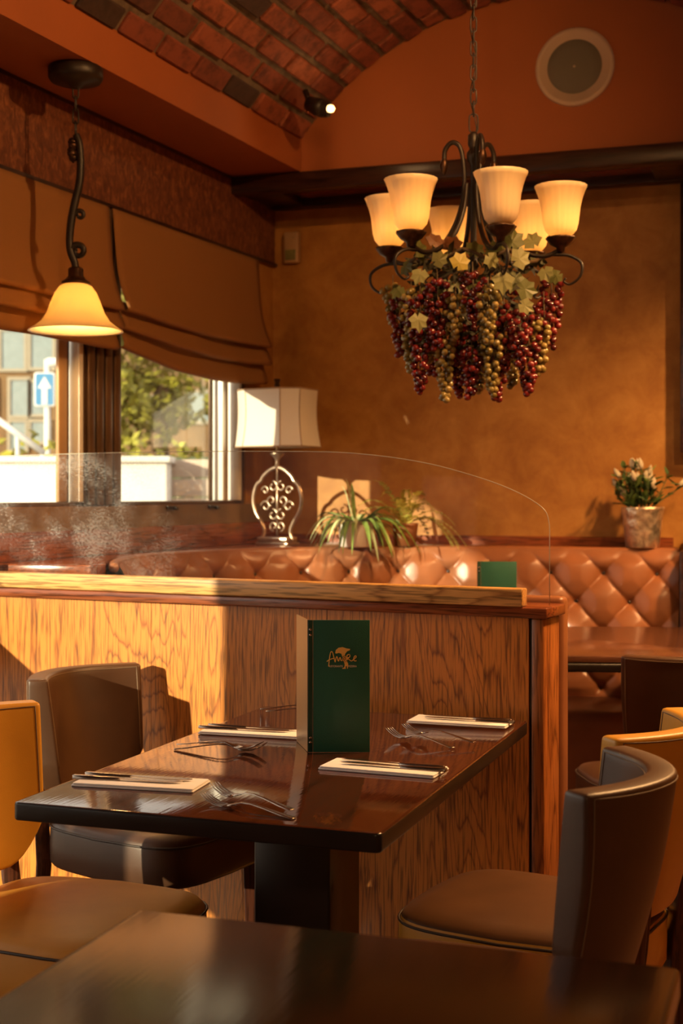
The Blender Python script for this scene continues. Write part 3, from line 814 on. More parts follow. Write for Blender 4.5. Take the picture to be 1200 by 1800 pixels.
menu('plain green menu standing on the booth table behind the rail', (at(839, 1000, 4.85).x, 4.85, .7905), -R(3), R(70), False)

# ------------------------------------------------------------------ napkins, knives, forks
def napkin(c, ang, label, ln=.255, wd=.105):
    e = thing('paper_napkin', label, 'napkin', (c[0], c[1], .7505), ang, 'folded napkins on the laid table')
    v = []; f = []
    a = bevel(MB().prism(rrect(-ln / 2, ln / 2, -wd / 2, wd / 2, .004), .0, .0034).build('lower_layer', 'napkin', e), .001)
    a = bevel(MB().prism(rrect(-ln / 2 + .003, ln / 2 - .001, -wd / 2 + .001, wd / 2 - .006, .004), .0036, .0072).build('upper_layer', 'napkin', e), .0012)
    return e
def knife(p, ang, label, z):
    e = thing('table_knife', label, 'knife', (p[0], p[1], z), ang, 'table knives on the napkins')
    # handle from x=-.115 to -.015, blade on to +.115
    h = MB(); P = []
    for x, wv, t in ((-.115, .0065, .0034), (-.112, .0080, .0038), (-.08, .0074, .0036), (-.04, .0062, .0032), (-.015, .0052, .0028)):
        P.append([(x, -wv, .0002), (x, wv, .0002), (x, wv * .7, 2 * t), (x, -wv * .7, 2 * t)])
    v = [q for r in P for q in r]; f = [(0, 3, 2, 1)] + [(i * 4 + k, i * 4 + (k + 1) % 4, i * 4 + 4 + (k + 1) % 4, i * 4 + 4 + k) for i in range(len(P) - 1) for k in range(4)] + [tuple(len(v) - 4 + k for k in range(4))]
    bevel(h.add(v, f).build('handle', 'chrome', e, True), .001)
    top_, bot = [], []
    for x, a, b in ((-.0148, -.005, .005), (.01, -.006, .007), (.05, -.0085, .007), (.085, -.009, .0065), (.105, -.006, .006), (.115, .001, .004)):
        top_.append((x, a, b))
    v = []; f = []
    for x, a, b in top_: v += [(x, a, .0030), (x, b, .0036), (x, b, .0050), (x, a, .0042)]
    n_ = len(top_)
    f = [(0, 3, 2, 1)] + [(i * 4 + k, i * 4 + (k + 1) % 4, i * 4 + 4 + (k + 1) % 4, i * 4 + 4 + k) for i in range(n_ - 1) for k in range(4)] + [tuple(4 * n_ - 4 + k for k in range(4))]
    obj('blade', v, f, 'chrome', e)
    return e
def fork(p, ang, label, z=.7505, roll=0.0):
    e = thing('table_fork', label, 'fork', (p[0], p[1], z), ang, 'table forks beside the napkins')
    # side profile: handle rests on the end, neck arches, tines point up
    prof = [(-.10, .0065, .0005), (-.097, .0078, .001), (-.07, .0068, .004), (-.03, .0042, .010), (.0, .0032, .0135), (.022, .0036, .013), (.038, .0088, .0085), (.050, .0118, .0048)]
    th = .0022
    v = []; f = []
    for x, w_, z_ in prof: v += [(x, -w_, z_), (x, w_, z_), (x, w_ * .8, z_ + th), (x, -w_ * .8, z_ + th)]
    n_ = len(prof)
    f = [(0, 3, 2, 1)] + [(i * 4 + k, i * 4 + (k + 1) % 4, i * 4 + 4 + (k + 1) % 4, i * 4 + 4 + k) for i in range(n_ - 1) for k in range(4)] + [tuple(4 * n_ - 4 + k for k in range(4))]
    bevel(obj('handle', v, f, 'chrome', e, True), .0007)
    for k in range(4):
        y = -.0108 + k * .0072
        pts = [(.048, y, .0058), (.062, y, .0035), (.080, y * 1.0, .0055), (.098, y * .97, .0120), (.112, y * .94, .0200)]
        MB().tube(pts, [.0020, .0017, .0016, .0013, .0007], 6).build('tine', 'chrome', e, True)
    return e
ZN = .7505 + .0073
seats = [((-.398, 2.715), R(-14), 'at the near left corner of the table', 1), ((-.208, 3.29), R(-17), 'left of the green menu', 1),
         ((.088, 2.86), R(-22), 'in front of the green menu', -1), ((.300, 3.44), R(-20), 'at the far right corner by the partition', -1)]
for c, a, where, side in seats:
    napkin(c, a, 'white folded paper napkin ' + where)
    ux, uy = math.cos(a), math.sin(a); vx, vy = -uy, ux
    for k, (dv, rel) in enumerate(((.018, 'farther'), (-.010, 'nearer'))):
        ang = a if side == 1 else a + PI                     # handles towards the diner
        du = (-.014 - .012 * k) * side
        knife((c[0] + ux * du + vx * dv, c[1] + uy * du + vy * dv), ang + R(1.2 * (k * 2 - 1)), '%s steel knife on the napkin %s' % (rel, where), ZN)
def fork_px(end, tip, label, lift=0.0):
    a = on_z(*end, .75); b = on_z(*tip, .75); d = (b - a).normalized()
    fork((a.x + d.x * .10, a.y + d.y * .10), math.atan2(d.y, d.x), label, .7505 + lift)
fork_px((518, 1441), (328, 1408), 'nearer steel fork at the front edge of the table')
fork_px((514, 1433), (352, 1396), 'upper steel fork crossing another at the front table edge', .0075)
fork_px((306, 1318), (470, 1322), 'steel fork pointing right between two left napkins')
fork_px((312, 1314), (515, 1330), 'steel fork reaching behind the menu from the left', .006)
fork_px((797, 1316), (662, 1290), 'nearer steel fork lying right of the green menu')
fork_px((834, 1311), (678, 1286), 'farther steel fork lying right of the green menu', .006)
fork_px((458, 1247), (600, 1252), 'farther steel fork at the far end half behind menu')
fork_px((468, 1251), (610, 1258), 'nearer steel fork at the far end half behind menu')

# ------------------------------------------------------------------ pendant lamp
PX, PY = w2(2.045, .25)
pen = thing('pendant_lamp', 'iron scroll pendant lamp with amber glass bell shade', 'pendant lamp', (PX, PY, 1.88))
def zl(y): return EYE + (866 - y) / FOC * PY - 1.88
MB().lathe([(.001, SOF_Z - 1.88 - .001), (.086, SOF_Z - 1.88 - .001), (.090, SOF_Z - 1.885), (.090, SOF_Z - 1.915), (.082, SOF_Z - 1.928), (.03, SOF_Z - 1.936), (.016, SOF_Z - 1.95), (.001, SOF_Z - 1.953)], 36).build('canopy', 'iron', pen, True)
def link(c, ln, wd, r, flip):
    pts = []
    for k in range(17):
        a = 2 * PI * k / 16; x = wd * math.cos(a); z = (ln - wd) * (1 if math.sin(a) > 0.01 else -1 if math.sin(a) < -.01 else 0) + wd * math.sin(a)
        pts.append((x if not flip else 0, 0 if not flip else x, z))
    m = MB(); m.tube([Vector(c) + Vector(p) for p in pts], r, 6, caps=False); return m
z = SOF_Z - 1.88 - .078; k = 0
while z > zl(246):
    link((0, 0, z), .026, .0095, .0028, k % 2 == 1).build('chain_link', 'iron', pen, True); z -= .042; k += 1
zt = zl(243)
S = [(.001, zt + .012), (.012, zt - .02), (.016, zt - .08), (.012, zt - .15), (-.002, zt - .21), (-.014, zt - .27), (-.020, zt - .33), (-.017, zt - .375), (-.004, zt - .41), (.001, zt - .44)]
MB().tube(catmull([(x, 0, z_) for x, z_ in S], 6), [.0135 - .003 * abs(i / 54 - .5) for i in range(55)], 10).build('scroll_stem', 'iron', pen, True)
def curl(cx, cz, r0, turns, r, a0, sgn=1):
    pts = []
    for i in range(26):
        u = i / 25; a = a0 + sgn * turns * 2 * PI * u; q = r0 * (1 - .7 * u); pts.append((cx + q * math.cos(a), 0, cz + q * math.sin(a)))
    m = MB(); m.tube(pts, [r * (1 - .4 * i / 25) for i in range(26)], 8); return m
curl(.014, zt - .255, .017, 1.1, .009, PI, -1).build('scroll_curl', 'iron', pen, True)
curl(.008, zt - .375, .026, 1.2, .012, PI, -1).build('scroll_curl', 'iron', pen, True)
lf = MB()
for k_ in range(5): lf.lathe([(.001, -.018), (.013, -.008), (.016, 0), (.012, .010), (.001, .016)], 8, (-.012 + .003 * math.sin(k_ * 2), .004 * math.cos(k_ * 3), zt - .012 - k_ * .013))
lf.build('leaf_cluster', 'iron_leaf', pen, True)
zc = zl(497)
MB().lathe([(.001, zc + .052), (.020, zc + .050), (.024, zc + .044), (.024, zc + .022), (.034, zc + .010), (.046, zc + .002), (.047, zc - .004), (.04, zc - .006), (.001, zc - .006)], 28, rib=lambda a, j: .0012 * math.cos(12 * a)).build('gallery_cup', 'iron_leaf', pen, True)
out_p = [(.036, zc - .004), (.052, zc - .012), (.068, zc - .034), (.082, zc - .068), (.094, zc - .100), (.112, zc - .128), (.134, zc - .146), (.152, zc - .157), (.156, zc - .161)]
in_p = [(r - .004, z_ - .001) for r, z_ in reversed(out_p[:-1])]
MB().lathe(out_p + in_p, 64, close=True, rib=lambda a, j: .0011 * math.cos(30 * a)).build('bell_shade', 'bell_glass', pen, True)
MB().lathe([(.001, zc - .012), (.013, zc - .014), (.013, zc - .035), (.023, zc - .06), (.026, zc - .08), (.018, zc - .098), (.001, zc - .106)], 16).build('light_bulb', 'bulb', pen, True)
def point(name, parent, loc, e, col=(1, .56, .20), r=.03):
    l = D.lights.new(name, 'POINT'); l.energy = e; l.color = col; l.shadow_soft_size = r
    o = D.objects.new(name, l); COL.objects.link(o); o.parent = parent; o.location = loc; return o
point('pendant_light', pen, (0, 0, zc - .11), 10.0)

# ------------------------------------------------------------------ chandelier with grapes
CHX, CHY = (832 - 600) / FOC * 4.3, 4.3
ch = thing('chandelier', 'six arm iron chandelier with ribbed alabaster glass shades', 'chandelier', (CHX, CHY, 2.0))
stem = MB(); stem.lathe([(.001, .03), (.018, .04), (.014, .06), (.010, .09), (.010, .36), (.016, .37), (.022, .385), (.022, .40), (.012, .412), (.018, .425), (.018, .455), (.008, .465), (.001, .468)], 16)
stem.build('stem', 'iron', ch, True)
z = .493; k = 0
while z < 1.36:
    link((0, 0, z), .024 if k else .03, .009 if k else .014, .0028, k % 2 == 1).build('chain_link', 'iron', ch, True); z += .038 if k else .046; k += 1
hang = V_CZ + V_R - 2.0
MB().tube([(.010 * math.sin(i * .9), .006, .42 + (1.36 - .42) * i / 30) for i in range(31)], .0022, 6).build('cord', 'iron', ch, True)
MB().lathe([(.001, 1.345), (.02, 1.347), (.065, 1.362), (.072, 1.375), (.072, 1.40), (.001, 1.40)], 28).build('canopy', 'iron', ch, True)
RS = .275
angs = [-90 + 11.3 + 60 * i for i in range(6)]
sh_o = [(.022, .0), (.036, .004), (.048, .018), (.054, .040), (.057, .065), (.060, .090), (.066, .115), (.074, .138), (.081, .153)]
sh_i = [(r - .0035, z_ + .001) for r, z_ in reversed(sh_o)]
shade_me = None
for i, ad in enumerate(angs):
    a = R(ad); ca, sa = math.cos(a), math.sin(a)
    def rp(r, z_): return (r * ca, r * sa, z_)
    armp = [(.095, .375), (.092, .415), (.070, .438), (.046, .425), (.034, .38), (.030, .30), (.045, .215), (.085, .135), (.15, .082), (.22, .062), (.272, .078)]
    pts = catmull([rp(*p) for p in armp], 7)
    if i % 2 == 1:
        pts = catmull([rp(*p) for p in armp[5:]], 7)
    MB().tube(pts, .0075, 8).build('arm', 'iron', ch, True)
    if i % 2 == 0:
        lm = MB(); lm.lathe([(.001, -.035), (.008, -.025), (.013, -.005), (.010, .012), (.001, .022)], 10, rp(.095, .372)); lm.build('leaf_tip', 'iron_leaf', ch, True)
    c2 = catmull([rp(*p) for p in [(.25, .066), (.30, .060), (.338, .035), (.335, -.005), (.305, -.028), (.285, -.02), (.290, -.008)]], 6)
    MB().tube(c2, [.006 * (1 - .5 * q / (len(c2) - 1)) for q in range(len(c2))], 7).build('scroll_curl', 'iron', ch, True)
    c = rp(RS, 0)
    MB().lathe([(.001, .070), (.012, .072), (.014, .085), (.030, .095), (.044, .112), (.046, .117), (.040, .118), (.02, .112), (.001, .112)], 18, c, rib=lambda a_, j: .0022 * math.cos(9 * a_) if j in (3, 4, 5) else 0).build('drip_cup', 'iron_leaf', ch, True)
    MB().lathe([(.001, .113), (.019, .113), (.020, .128), (.001, .129)], 14, c).build('socket', 'cream_print', ch, True)
    m = MB().lathe(sh_o + sh_i, 60, (0, 0, 0), close=True, rib=lambda a_, j: .0010 * math.cos(20 * a_))
    s = m.build('glass_shade', 'tulip_glass', ch, True); s.location = (c[0], c[1], .122)
    lit = i != 0
    MB().lathe([(.001, .130), (.010, .132), (.014, .15), (.016, .165), (.012, .18), (.001, .188)], 12, c).build('light_bulb', 'bulb' if lit else 'flower', ch, True)
    if lit: point('candle_light', ch, (c[0], c[1], .175), 10.5, r=.016)

# grape bunches and vine leaves hanging in the chandelier
gm = {}
for kind in ('grape_red', 'grape_green'):
    b_ = bmesh.new(); bmesh.ops.create_icosphere(b_, subdivisions=2, radius=.0112); me = D.meshes.new('grape'); b_.to_mesh(me); b_.free()
    for p in me.polygons: p.use_smooth = True
    me.materials.append(M[kind]); gm[kind] = me
rg = random.Random(3)
def bunch(px, y0, y1, dd, kind, label, wid=.034):
    dist = CHY + dd; p = at(px, y0, dist); q = at(px, y1, dist); ln = p.z - q.z
    e = thing('grape_bunch', label, 'grapes', (p.x, p.y, p.z), 0, 'artificial grapes hanging from the chandelier')
    MB().tube([(0, 0, .03), (.002, 0, -.3 * ln), (0, .001, -.85 * ln)], .0018, 5).build('stalk', 'vine', e, True)
    n = int(ln / .0046)
    for i in range(n):
        u = (i + .5) / n; a = i * 2.4 + rg.uniform(-.4, .4)
        rad = wid * min(1, u * 7 + .3) * (1 - .62 * max(0, u - .25) / .75) * rg.uniform(.70, 1.05) - .006
        meshobj('grape', gm[kind], e, (rad * math.cos(a), rad * math.sin(a), -ln * u + rg.uniform(-.006, .006)), None, (rg.uniform(.86, 1.08),) * 3)
bl = [(738, 520, 688, -.16, 'r', 'long red grape bunch under the large pale ivy leaf'), (768, 490, 610, -.19, 'r', 'red grape bunch right of the pale ivy leaf, second from left'),
      (830, 478, 560, -.24, 'r', 'short red grape bunch hanging in the middle below the front shade'), (828, 570, 697, -.16, 'r', 'red grape bunch low in the middle, left of the green one'),
      (872, 610, 704, -.12, 'r', 'red grape bunch with the lowest tip right of the middle'), (912, 545, 640, -.20, 'r', 'broad red grape bunch right of the middle'),
      (928, 580, 692, -.14, 'r', 'long red grape bunch hanging lowest on the right'), (968, 485, 610, -.06, 'r', 'red grape bunch at the far right of the chandelier'),
      (703, 520, 625, -.02, 'r', 'red grape bunch at the far left of the chandelier'), (805, 615, 695, -.05, 'r', 'small dark red grape bunch between two green bunches'),
      (722, 510, 652, -.10, 'g', 'green grape bunch hanging at the left'), (800, 520, 590, -.20, 'g', 'short green grape bunch left of the middle'),
      (782, 580, 702, -.16, 'g', 'long green grape bunch low on the left of the middle'), (857, 505, 602, -.25, 'g', 'pale green grape bunch in front in the middle'),
      (864, 575, 692, -.18, 'g', 'green grape bunch low in the middle'), (948, 560, 656, -.12, 'g', 'green grape bunch on the right beside the red ones'),
      (900, 590, 678, -.02, 'g', 'green grape bunch behind the broad red one'), (760, 590, 660, .10, 'r', 'dim red grape bunch at the rear left'),
      (845, 540, 660, .10, 'r', 'dim red grape bunch at the rear middle'), (915, 500, 600, .12, 'r', 'dim red grape bunch at the rear right'),
      (752, 540, 640, -.12, 'g', 'green grape bunch half hidden between two red bunches on the left'), (885, 540, 650, -.16, 'r', 'red grape bunch just right of the pale green one'),
      (842, 600, 690, -.06, 'g', 'slim green grape bunch low behind the middle'), (955, 530, 600, -.10, 'r', 'short red grape bunch left of the far right one'),
      (690, 500, 570, .04, 'g', 'small green grape bunch at the left edge of the chandelier'), (795, 560, 660, -.10, 'r', 'red grape bunch left of the middle behind green grapes')]
for px, y0, y1, dd, kd, lb in bl: bunch(px, y0, y1, dd, 'grape_red' if kd == 'r' else 'grape_green', lb, .043 if kd == 'r' else .038)
gar = thing('vine_garland', 'artificial ivy garland of pale and green leaves around the chandelier', 'garland', (CHX, CHY, 2.0))
def ivy_mesh(mat):
    rad = [(90, 1.0), (68, .66), (45, .85), (20, .60), (-8, .78), (-40, .55), (-75, .58), (-90, .25), (-105, .58), (-140, .55), (-172, .78), (160, .60), (135, .85), (112, .66)]
    v = [(0, 0, 0)]; 
    for d_, r2 in rad: x, y = r2 * math.cos(R(d_)), r2 * math.sin(R(d_)); v.append((x, y, -.16 * x * x - .22 * y * y + .10 * abs(x)))
    n_ = len(rad); f = [(0, 1 + i, 1 + (i + 1) % n_) for i in range(n_)]
    me = D.meshes.new('leaf'); me.from_pydata(v, [], f); me.materials.append(M[mat]); me.update(); return me
im = {k_: ivy_mesh(k_) for k_ in ('ivy_pale', 'ivy_green', 'ivy_yellow', 'ivy_red')}
def leaf_at(px, py, dd, size, mat, roll, tilt=0.0, yaw=0.0):
    p = at(px, py, CHY + dd)
    o = meshobj('leaf', im[mat], gar, (p.x - CHX, p.y - CHY, p.z - 2.0), (R(90 + tilt), R(roll), R(yaw)), (size,) * 3)
    so = o.modifiers.new('solid', 'SOLIDIFY'); so.thickness = .012
for a in [(735, 562, -.24, .040, 'ivy_pale', 175, 10, 10), (807, 462, -.28, .042, 'ivy_yellow', 30, -10, 0), (738, 482, -.24, .038, 'ivy_pale', 200, 25, -20), (770, 457, -.20, .036, 'ivy_pale', 60, 20, 20),
          (862, 455, -.31, .034, 'ivy_pale', 140, -5, 15), (884, 492, -.30, .046, 'ivy_pale', 180, 8, 0), (900, 425, -.24, .050, 'ivy_green', 5, -15, -10), (912, 455, -.27, .046, 'ivy_pale', 60, 0, 20),
          (936, 425, -.22, .040, 'ivy_pale', -30, -20, -15), (958, 478, -.20, .036, 'ivy_pale', 160, 20, -25), (922, 537, -.26, .034, 'ivy_pale', 120, 10, 10), (922, 508, -.24, .044, 'ivy_green', 100, 15, 20),
          (735, 440, -.12, .052, 'ivy_green', 60, -30, 10), (765, 425, -.08, .045, 'ivy_red', 30, -35, 0), (700, 510, -.10, .034, 'ivy_green', 210, 30, -30), (795, 430, -.10, .045, 'ivy_red', -20, -30, 10),
          (833, 440, -.10, .045, 'ivy_green', 10, -25, 0), (870, 440, -.16, .040, 'ivy_green', -60, -15, 0), (978, 485, -.12, .034, 'ivy_green', 230, 20, -40), (785, 500, -.16, .036, 'ivy_green', 190, 25, 0),
          (712, 470, -.04, .036, 'ivy_green', 120, 20, -30), (905, 490, -.10, .050, 'ivy_green', 200, 20, 0), (820, 500, -.14, .05, 'ivy_green', 170, 25, 0), (945, 460, -.04, .04, 'ivy_green', 0, -20, 0),
          (755, 510, -.05, .05, 'ivy_green', 150, 30, 0), (860, 520, -.05, .05, 'ivy_green', 190, 30, 0), (800, 450, .12, .05, 'ivy_green', 20, -20, 0), (880, 445, .14, .05, 'ivy_green', 20, -20, 0)]: leaf_at(*a)
ringp = [(.20 * math.cos(R(d_)) + .015 * math.sin(d_), .20 * math.sin(R(d_)), .05 + .015 * math.sin(d_ * .13)) for d_ in range(0, 361, 12)]
MB().tube(ringp, .006, 6).build('stem', 'vine', gar, True)
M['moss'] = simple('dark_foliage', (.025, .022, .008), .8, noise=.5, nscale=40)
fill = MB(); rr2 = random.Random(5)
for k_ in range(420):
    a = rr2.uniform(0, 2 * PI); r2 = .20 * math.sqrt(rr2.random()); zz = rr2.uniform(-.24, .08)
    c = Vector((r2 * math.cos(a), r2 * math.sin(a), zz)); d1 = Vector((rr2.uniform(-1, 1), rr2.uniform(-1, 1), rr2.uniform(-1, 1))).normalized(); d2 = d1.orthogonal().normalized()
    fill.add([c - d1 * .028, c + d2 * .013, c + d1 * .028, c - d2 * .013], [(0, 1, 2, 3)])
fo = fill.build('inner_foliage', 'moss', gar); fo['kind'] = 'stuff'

# ------------------------------------------------------------------ speaker, spot, sensor
sp = b2(1.497, BEAM_N)
spk = thing('wall_speaker', 'round wall speaker with pale rim and grey mesh', 'speaker', (sp.x, sp.y, 3.086), ROT_B)
def facing(mb): return mb
def lathe_y(prof, n=40):
    m = MB().lathe(prof, n); m.v = [(x, -z_, y) for x, y, z_ in m.v]; return m
lathe_y([(.140, .0), (.162, .0), (.162, .008), (.156, .014), (.142, .014), (.140, .010)], 64).build('rim', 'speaker_rim', spk, True)
lathe_y([(.001, .002), (.1405, .002), (.1405, .008), (.07, .013), (.001, .014)], 64).build('mesh_cover', 'speaker_mesh', spk, True)
lathe_y([(.001, .013), (.005, .0135), (.005, .016), (.001, .017)], 12).build('badge', 'speaker_rim', spk, True)
# spot lamp clipped under the vault near the end wall
sl = at(566, 192, 5.55)
spot = thing('spot_lamp', 'small black spot lamp with lit bulb fixed to the brick vault', 'spot lamp', sl)
MB().tube([(-.055, .02, .03), (-.02, 0, .01), (.004, -.01, .0)], [.030, .036, .036], 20).build('housing', 'iron', spot, True)
MB().tube([(.004, -.01, 0), (.030, -.02, -.008)], [.036, .030], 20, caps=False).build('baffle', 'iron', spot, True)
MB().lathe([(.001, -.016), (.012, -.012), (.018, 0), (.012, .012), (.001, .016)], 16, (.034, -.022, -.004)).build('light_bulb', 'spot_bulb', spot, True)
MB().tube([(-.05, .02, .03), (-.07, .03, .085)], .012, 10).build('bracket', 'iron', spot, True)
point('spot_light', spot, (.075, -.045, -.01), .8, (1, .6, .25), .015)
sn = b2(.105, 0)
sen = thing('motion_sensor', 'small ivory motion sensor box in the wall corner', 'sensor', (sn.x, sn.y, 2.415), ROT_B)
bevel(MB().box(-.036, .036, -.045, -.001, 0, .145).build('box', 'plastic', sen), .008, 3)
bevel(MB().box(-.026, .026, -.052, -.0455, .012, .06).build('lens', 'ivy_pale', sen), .003)
MB().lathe([(.001, 0), (.006, 0), (.001, .004)], 10, (0.012, -.046, .115)).build('indicator', 'brown_pot', sen)

# ------------------------------------------------------------------ table lamp
LY = 6.05; LX = (487 - 600) / FOC * LY
lam = thing('table_lamp', 'silver scrollwork table lamp with pale panelled cloth shade', 'table lamp', (LX, LY, LEDGE), -R(30))
k_ = LY / FOC
def lz(y): return EYE + (866 - y) * k_ - LEDGE
bevel(MB().box(-.085, .085, -.05, .05, 0, .012).build('base_plate', 'silver', lam), .003)
bevel(MB().box(-.078, .078, -.045, .045, .0125, .036).build('base_block', 'silver', lam), .005)
def lx(px): return (px - 487) * k_
hs = [(33, 950), (27, 935), (32, 920), (44, 903), (50, 885), (49, 868), (43, 852), (34, 845), (30, 838), (18, 828), (8, 823), (0, 822)]
for sg in (-1, 1):
    pts = [(sg * dx_ * k_, 0, lz(y_) ) for dx_, y_ in hs]
    MB().tube(catmull(pts, 5), .0085, 10).build('side_scroll', 'silver', lam, True)
# inner scrollwork
sw = MB()
def scurl(cx, cy, r0, a0, turns, sg):
    pts = []
    for i in range(22):
        u = i / 21; a = a0 + sg * turns * 2 * PI * u; q = r0 * (1 - .65 * u); pts.append((cx + q * math.cos(a), 0, cy + q * math.sin(a)))
    return pts
zc_ = lz(878)
for sg in (-1, 1):
    for dx_, y_, r0, a0 in ((.022, 905, .026, PI / 2), (.030, 880, .024, -PI / 2), (.022, 855, .024, PI / 2), (.060, 890, .026, 0), (.062, 862, .020, 0), (.018, 925, .022, -PI / 2)):
        MB().tube(scurl(sg * dx_, lz(y_), r0, a0 if sg == 1 else PI - a0, 1.0, sg), .0042, 7).build('scrollwork', 'silver', lam, True)
MB().tube([(0, 0, .036), (0, 0, lz(822))], .0045, 8).build('center_rod', 'silver', lam, True)
MB().lathe([(.001, lz(824)), (.012, lz(822)), (.008, lz(812)), (.012, lz(806)), (.030, lz(799)), (.034, lz(797)), (.010, lz(795)), (.008, lz(786)), (.008, lz(770)), (.001, lz(768))], 20).build('neck', 'silver', lam, True)
# shade: curved rectangle cross-section in panels
def shade_ring(u):
    # u 0 bottom .. 1 top ; half sizes
    f_ = .165 + .012 * (1 - u) - .010 * math.sin(PI * u); g_ = .120 + .010 * (1 - u) - .008 * math.sin(PI * u)
    pts = []
    for (x0, y0), (x1, y1) in (((-1, -.62), (-.55, -1)), ((-.55, -1), (.55, -1)), ((.55, -1), (1, -.62)), ((1, -.62), (1, .62)), ((1, .62), (.55, 1)), ((.55, 1), (-.55, 1)), ((-.55, 1), (-1, .62)), ((-1, .62), (-1, -.62))):
        for q in range(4): pts.append(((x0 + (x1 - x0) * q / 4) * f_, (y0 + (y1 - y0) * q / 4) * g_))
    return pts
v = []; f = []; NV = 10; zb_, zt_ = lz(786), lz(686)
for j in range(NV + 1):
    u = j / NV; v += [(x, y, zb_ + (zt_ - zb_) * u) for x, y in shade_ring(u)]
n_ = 32
for j in range(NV):
    for q in range(n_): f.append((j * n_ + q, j * n_ + (q + 1) % n_, (j + 1) * n_ + (q + 1) % n_, (j + 1) * n_ + q))
sh = obj('lamp_shade', v, f, 'lampshade', lam); so = sh.modifiers.new('solid', 'SOLIDIFY'); so.thickness = .002; so.offset = -1
for q in range(0, 32, 4):
    MB().tube([v[j * n_ + q] for j in range(NV + 1)], .0022, 5).build('seam', 'shade_trim', sh, True)
for j, zz in ((0, zb_), (NV, zt_)):
    MB().tube([v[j * n_ + q % n_] for q in range(33)], .0032, 5, caps=False).build('trim', 'shade_trim', sh, True)
MB().lathe([(.001, zt_ - .01), (.006, zt_ - .01), (.006, zt_ + .012), (.014, zt_ + .020), (.010, zt_ + .03), (.016, zt_ + .05), (.010, zt_ + .045), (.001, zt_ + .04)], 10).build('finial', 'iron_leaf', lam, True)
MB().tube([(-.15, 0, zt_ - .006), (.15, 0, zt_ - .006)], .003, 6).build('harp_bar', 'silver', lam, True)

# ------------------------------------------------------------------ plants on the ledge
def strap_leaf(parent, az, ln, rise, droop, wd, mat, name='leaf', twist=0.0, base=(0, 0, 0)):
    N = 10; v = []; f = []
    ca, sa = math.cos(az), math.sin(az)
    for i in range(N + 1):
        u = i / N; r = ln * u * (1 - .12 * u); z = base[2] + rise * math.sin(min(1, u * 1.3) * PI * .5) * u ** .6 - droop * u ** 2.4
        w_ = wd * math.sin(PI * min(1, .12 + u * .88)) ** .7
        for s_, dz in ((-1, .004), (0, 0), (1, .004)):
            tx = -sa * s_ * w_; ty = ca * s_ * w_
            v.append((base[0] + r * ca + tx, base[1] + r * sa + ty, z + dz * w_ * 120))
    for i in range(N):
        for j in range(2): q = i * 3 + j; f.append((q, q + 1, q + 4, q + 3))
    return obj(name, v, f, mat, parent, True)
rl = random.Random(11)
PLZ = 5.84
pp = at(625, 955, PLZ)
p1 = thing('spider_plant', 'spider plant with arching striped leaves in a white pot', 'plant', (pp.x, pp.y, LEDGE))
MB().lathe([(.001, 0), (.060, 0), (.066, .004), (.076, .10), (.078, .112), (.072, .112), (.070, .09), (.001, .088)], 36).build('pot', 'white_pot', p1, True)
for i in range(46):
    az = rl.uniform(0, 2 * PI); ln = rl.uniform(.14, .27); 
    strap_leaf(p1, az, ln, rl.uniform(.05, .13), rl.uniform(.06, .24), rl.uniform(.008, .013), 'strap' if i % 3 else 'strap_pale', base=(0, 0, .095))
for az, ln, rs in ((2.9, .05, .20), (2.4, .03, .18), (3.3, .07, .17)):
    strap_leaf(p1, az, ln, rs, .0, .012, 'strap_pale' if ln > .04 else 'strap', base=(0, 0, .095))
for az, ln, rs, dr in ((-.5, .30, .11, .22), (-.25, .33, .12, .26), (-.75, .24, .10, .24)):
    strap_leaf(p1, az, ln, rs, dr, .016, 'strap', base=(0, 0, .095))
pp2 = at(712, 950, 5.93)
p2 = thing('feathery_fern', 'feathery yellow green fern in a brown pot near the wall', 'plant', (pp2.x, pp2.y, LEDGE))
MB().lathe([(.001, 0), (.045, 0), (.056, .09), (.058, .10), (.052, .10), (.001, .085)], 28).build('pot', 'brown_pot', p2, True)
fer_l = MB().add([(0, 0, 0), (.012, .004, .002), (.026, 0, 0), (.012, -.004, .002)], [(0, 1, 2, 3)])
for i in range(22):
    fm = MB(); az = rl.uniform(-.5, 2 * PI - .5); ln = rl.uniform(.10, .22); rs = rl.uniform(.06, .20); dr = rl.uniform(.0, .16)
    if i < 5: az = rl.uniform(-.45, .1); ln = rl.uniform(.2, .30); rs = .10; dr = .2
    pts = []
    for j in range(15):
        u = j / 14; pts.append(Vector((ln * u * math.cos(az), ln * u * math.sin(az) * .6, .09 + rs * math.sin(u * PI * .5) - dr * u ** 2.2)))
    fm.tube(pts, .0012, 4)
    for j in range(2, 15):
        c = pts[j]; t = (pts[j] - pts[j - 1]).normalized(); sd_ = t.cross(Vector((0, 0, 1))).normalized()
        L_ = .030 * math.sin(PI * (.2 + .75 * j / 15))
        for s_ in (-1, 1):
            d_ = (sd_ * s_ + t * .5 + Vector((0, 0, rl.uniform(-.2, .3)))).normalized(); nn_ = d_.cross(t).normalized().cross(d_)
            fm.add([c, c + d_ * L_ * .5 + nn_ * .006, c + d_ * L_, c + d_ * L_ * .5 - nn_ * .006], [(0, 1, 2, 3)])
    fm.build('frond', 'fern', p2)
p3p = at(1129, 960, 5.75)
p3 = thing('flowering_plant', 'bushy plant with pale buds in a silver bark textured pot', 'plant', (p3p.x, p3p.y, LEDGE))
MB().lathe([(.001, 0), (.064, 0), (.068, .004), (.078, .10), (.088, .163), (.090, .172), (.083, .172), (.078, .15), (.001, .15)], 40, rib=lambda a, j: .0022 * math.sin(5 * a + 1) + .0012 * math.sin(13 * a + j)).build('pot', 'bark_pot', p3, True)
MB().lathe([(.001, .148), (.076, .1505), (.076, .152), (.001, .156)], 20).build('soil', 'soil', p3)
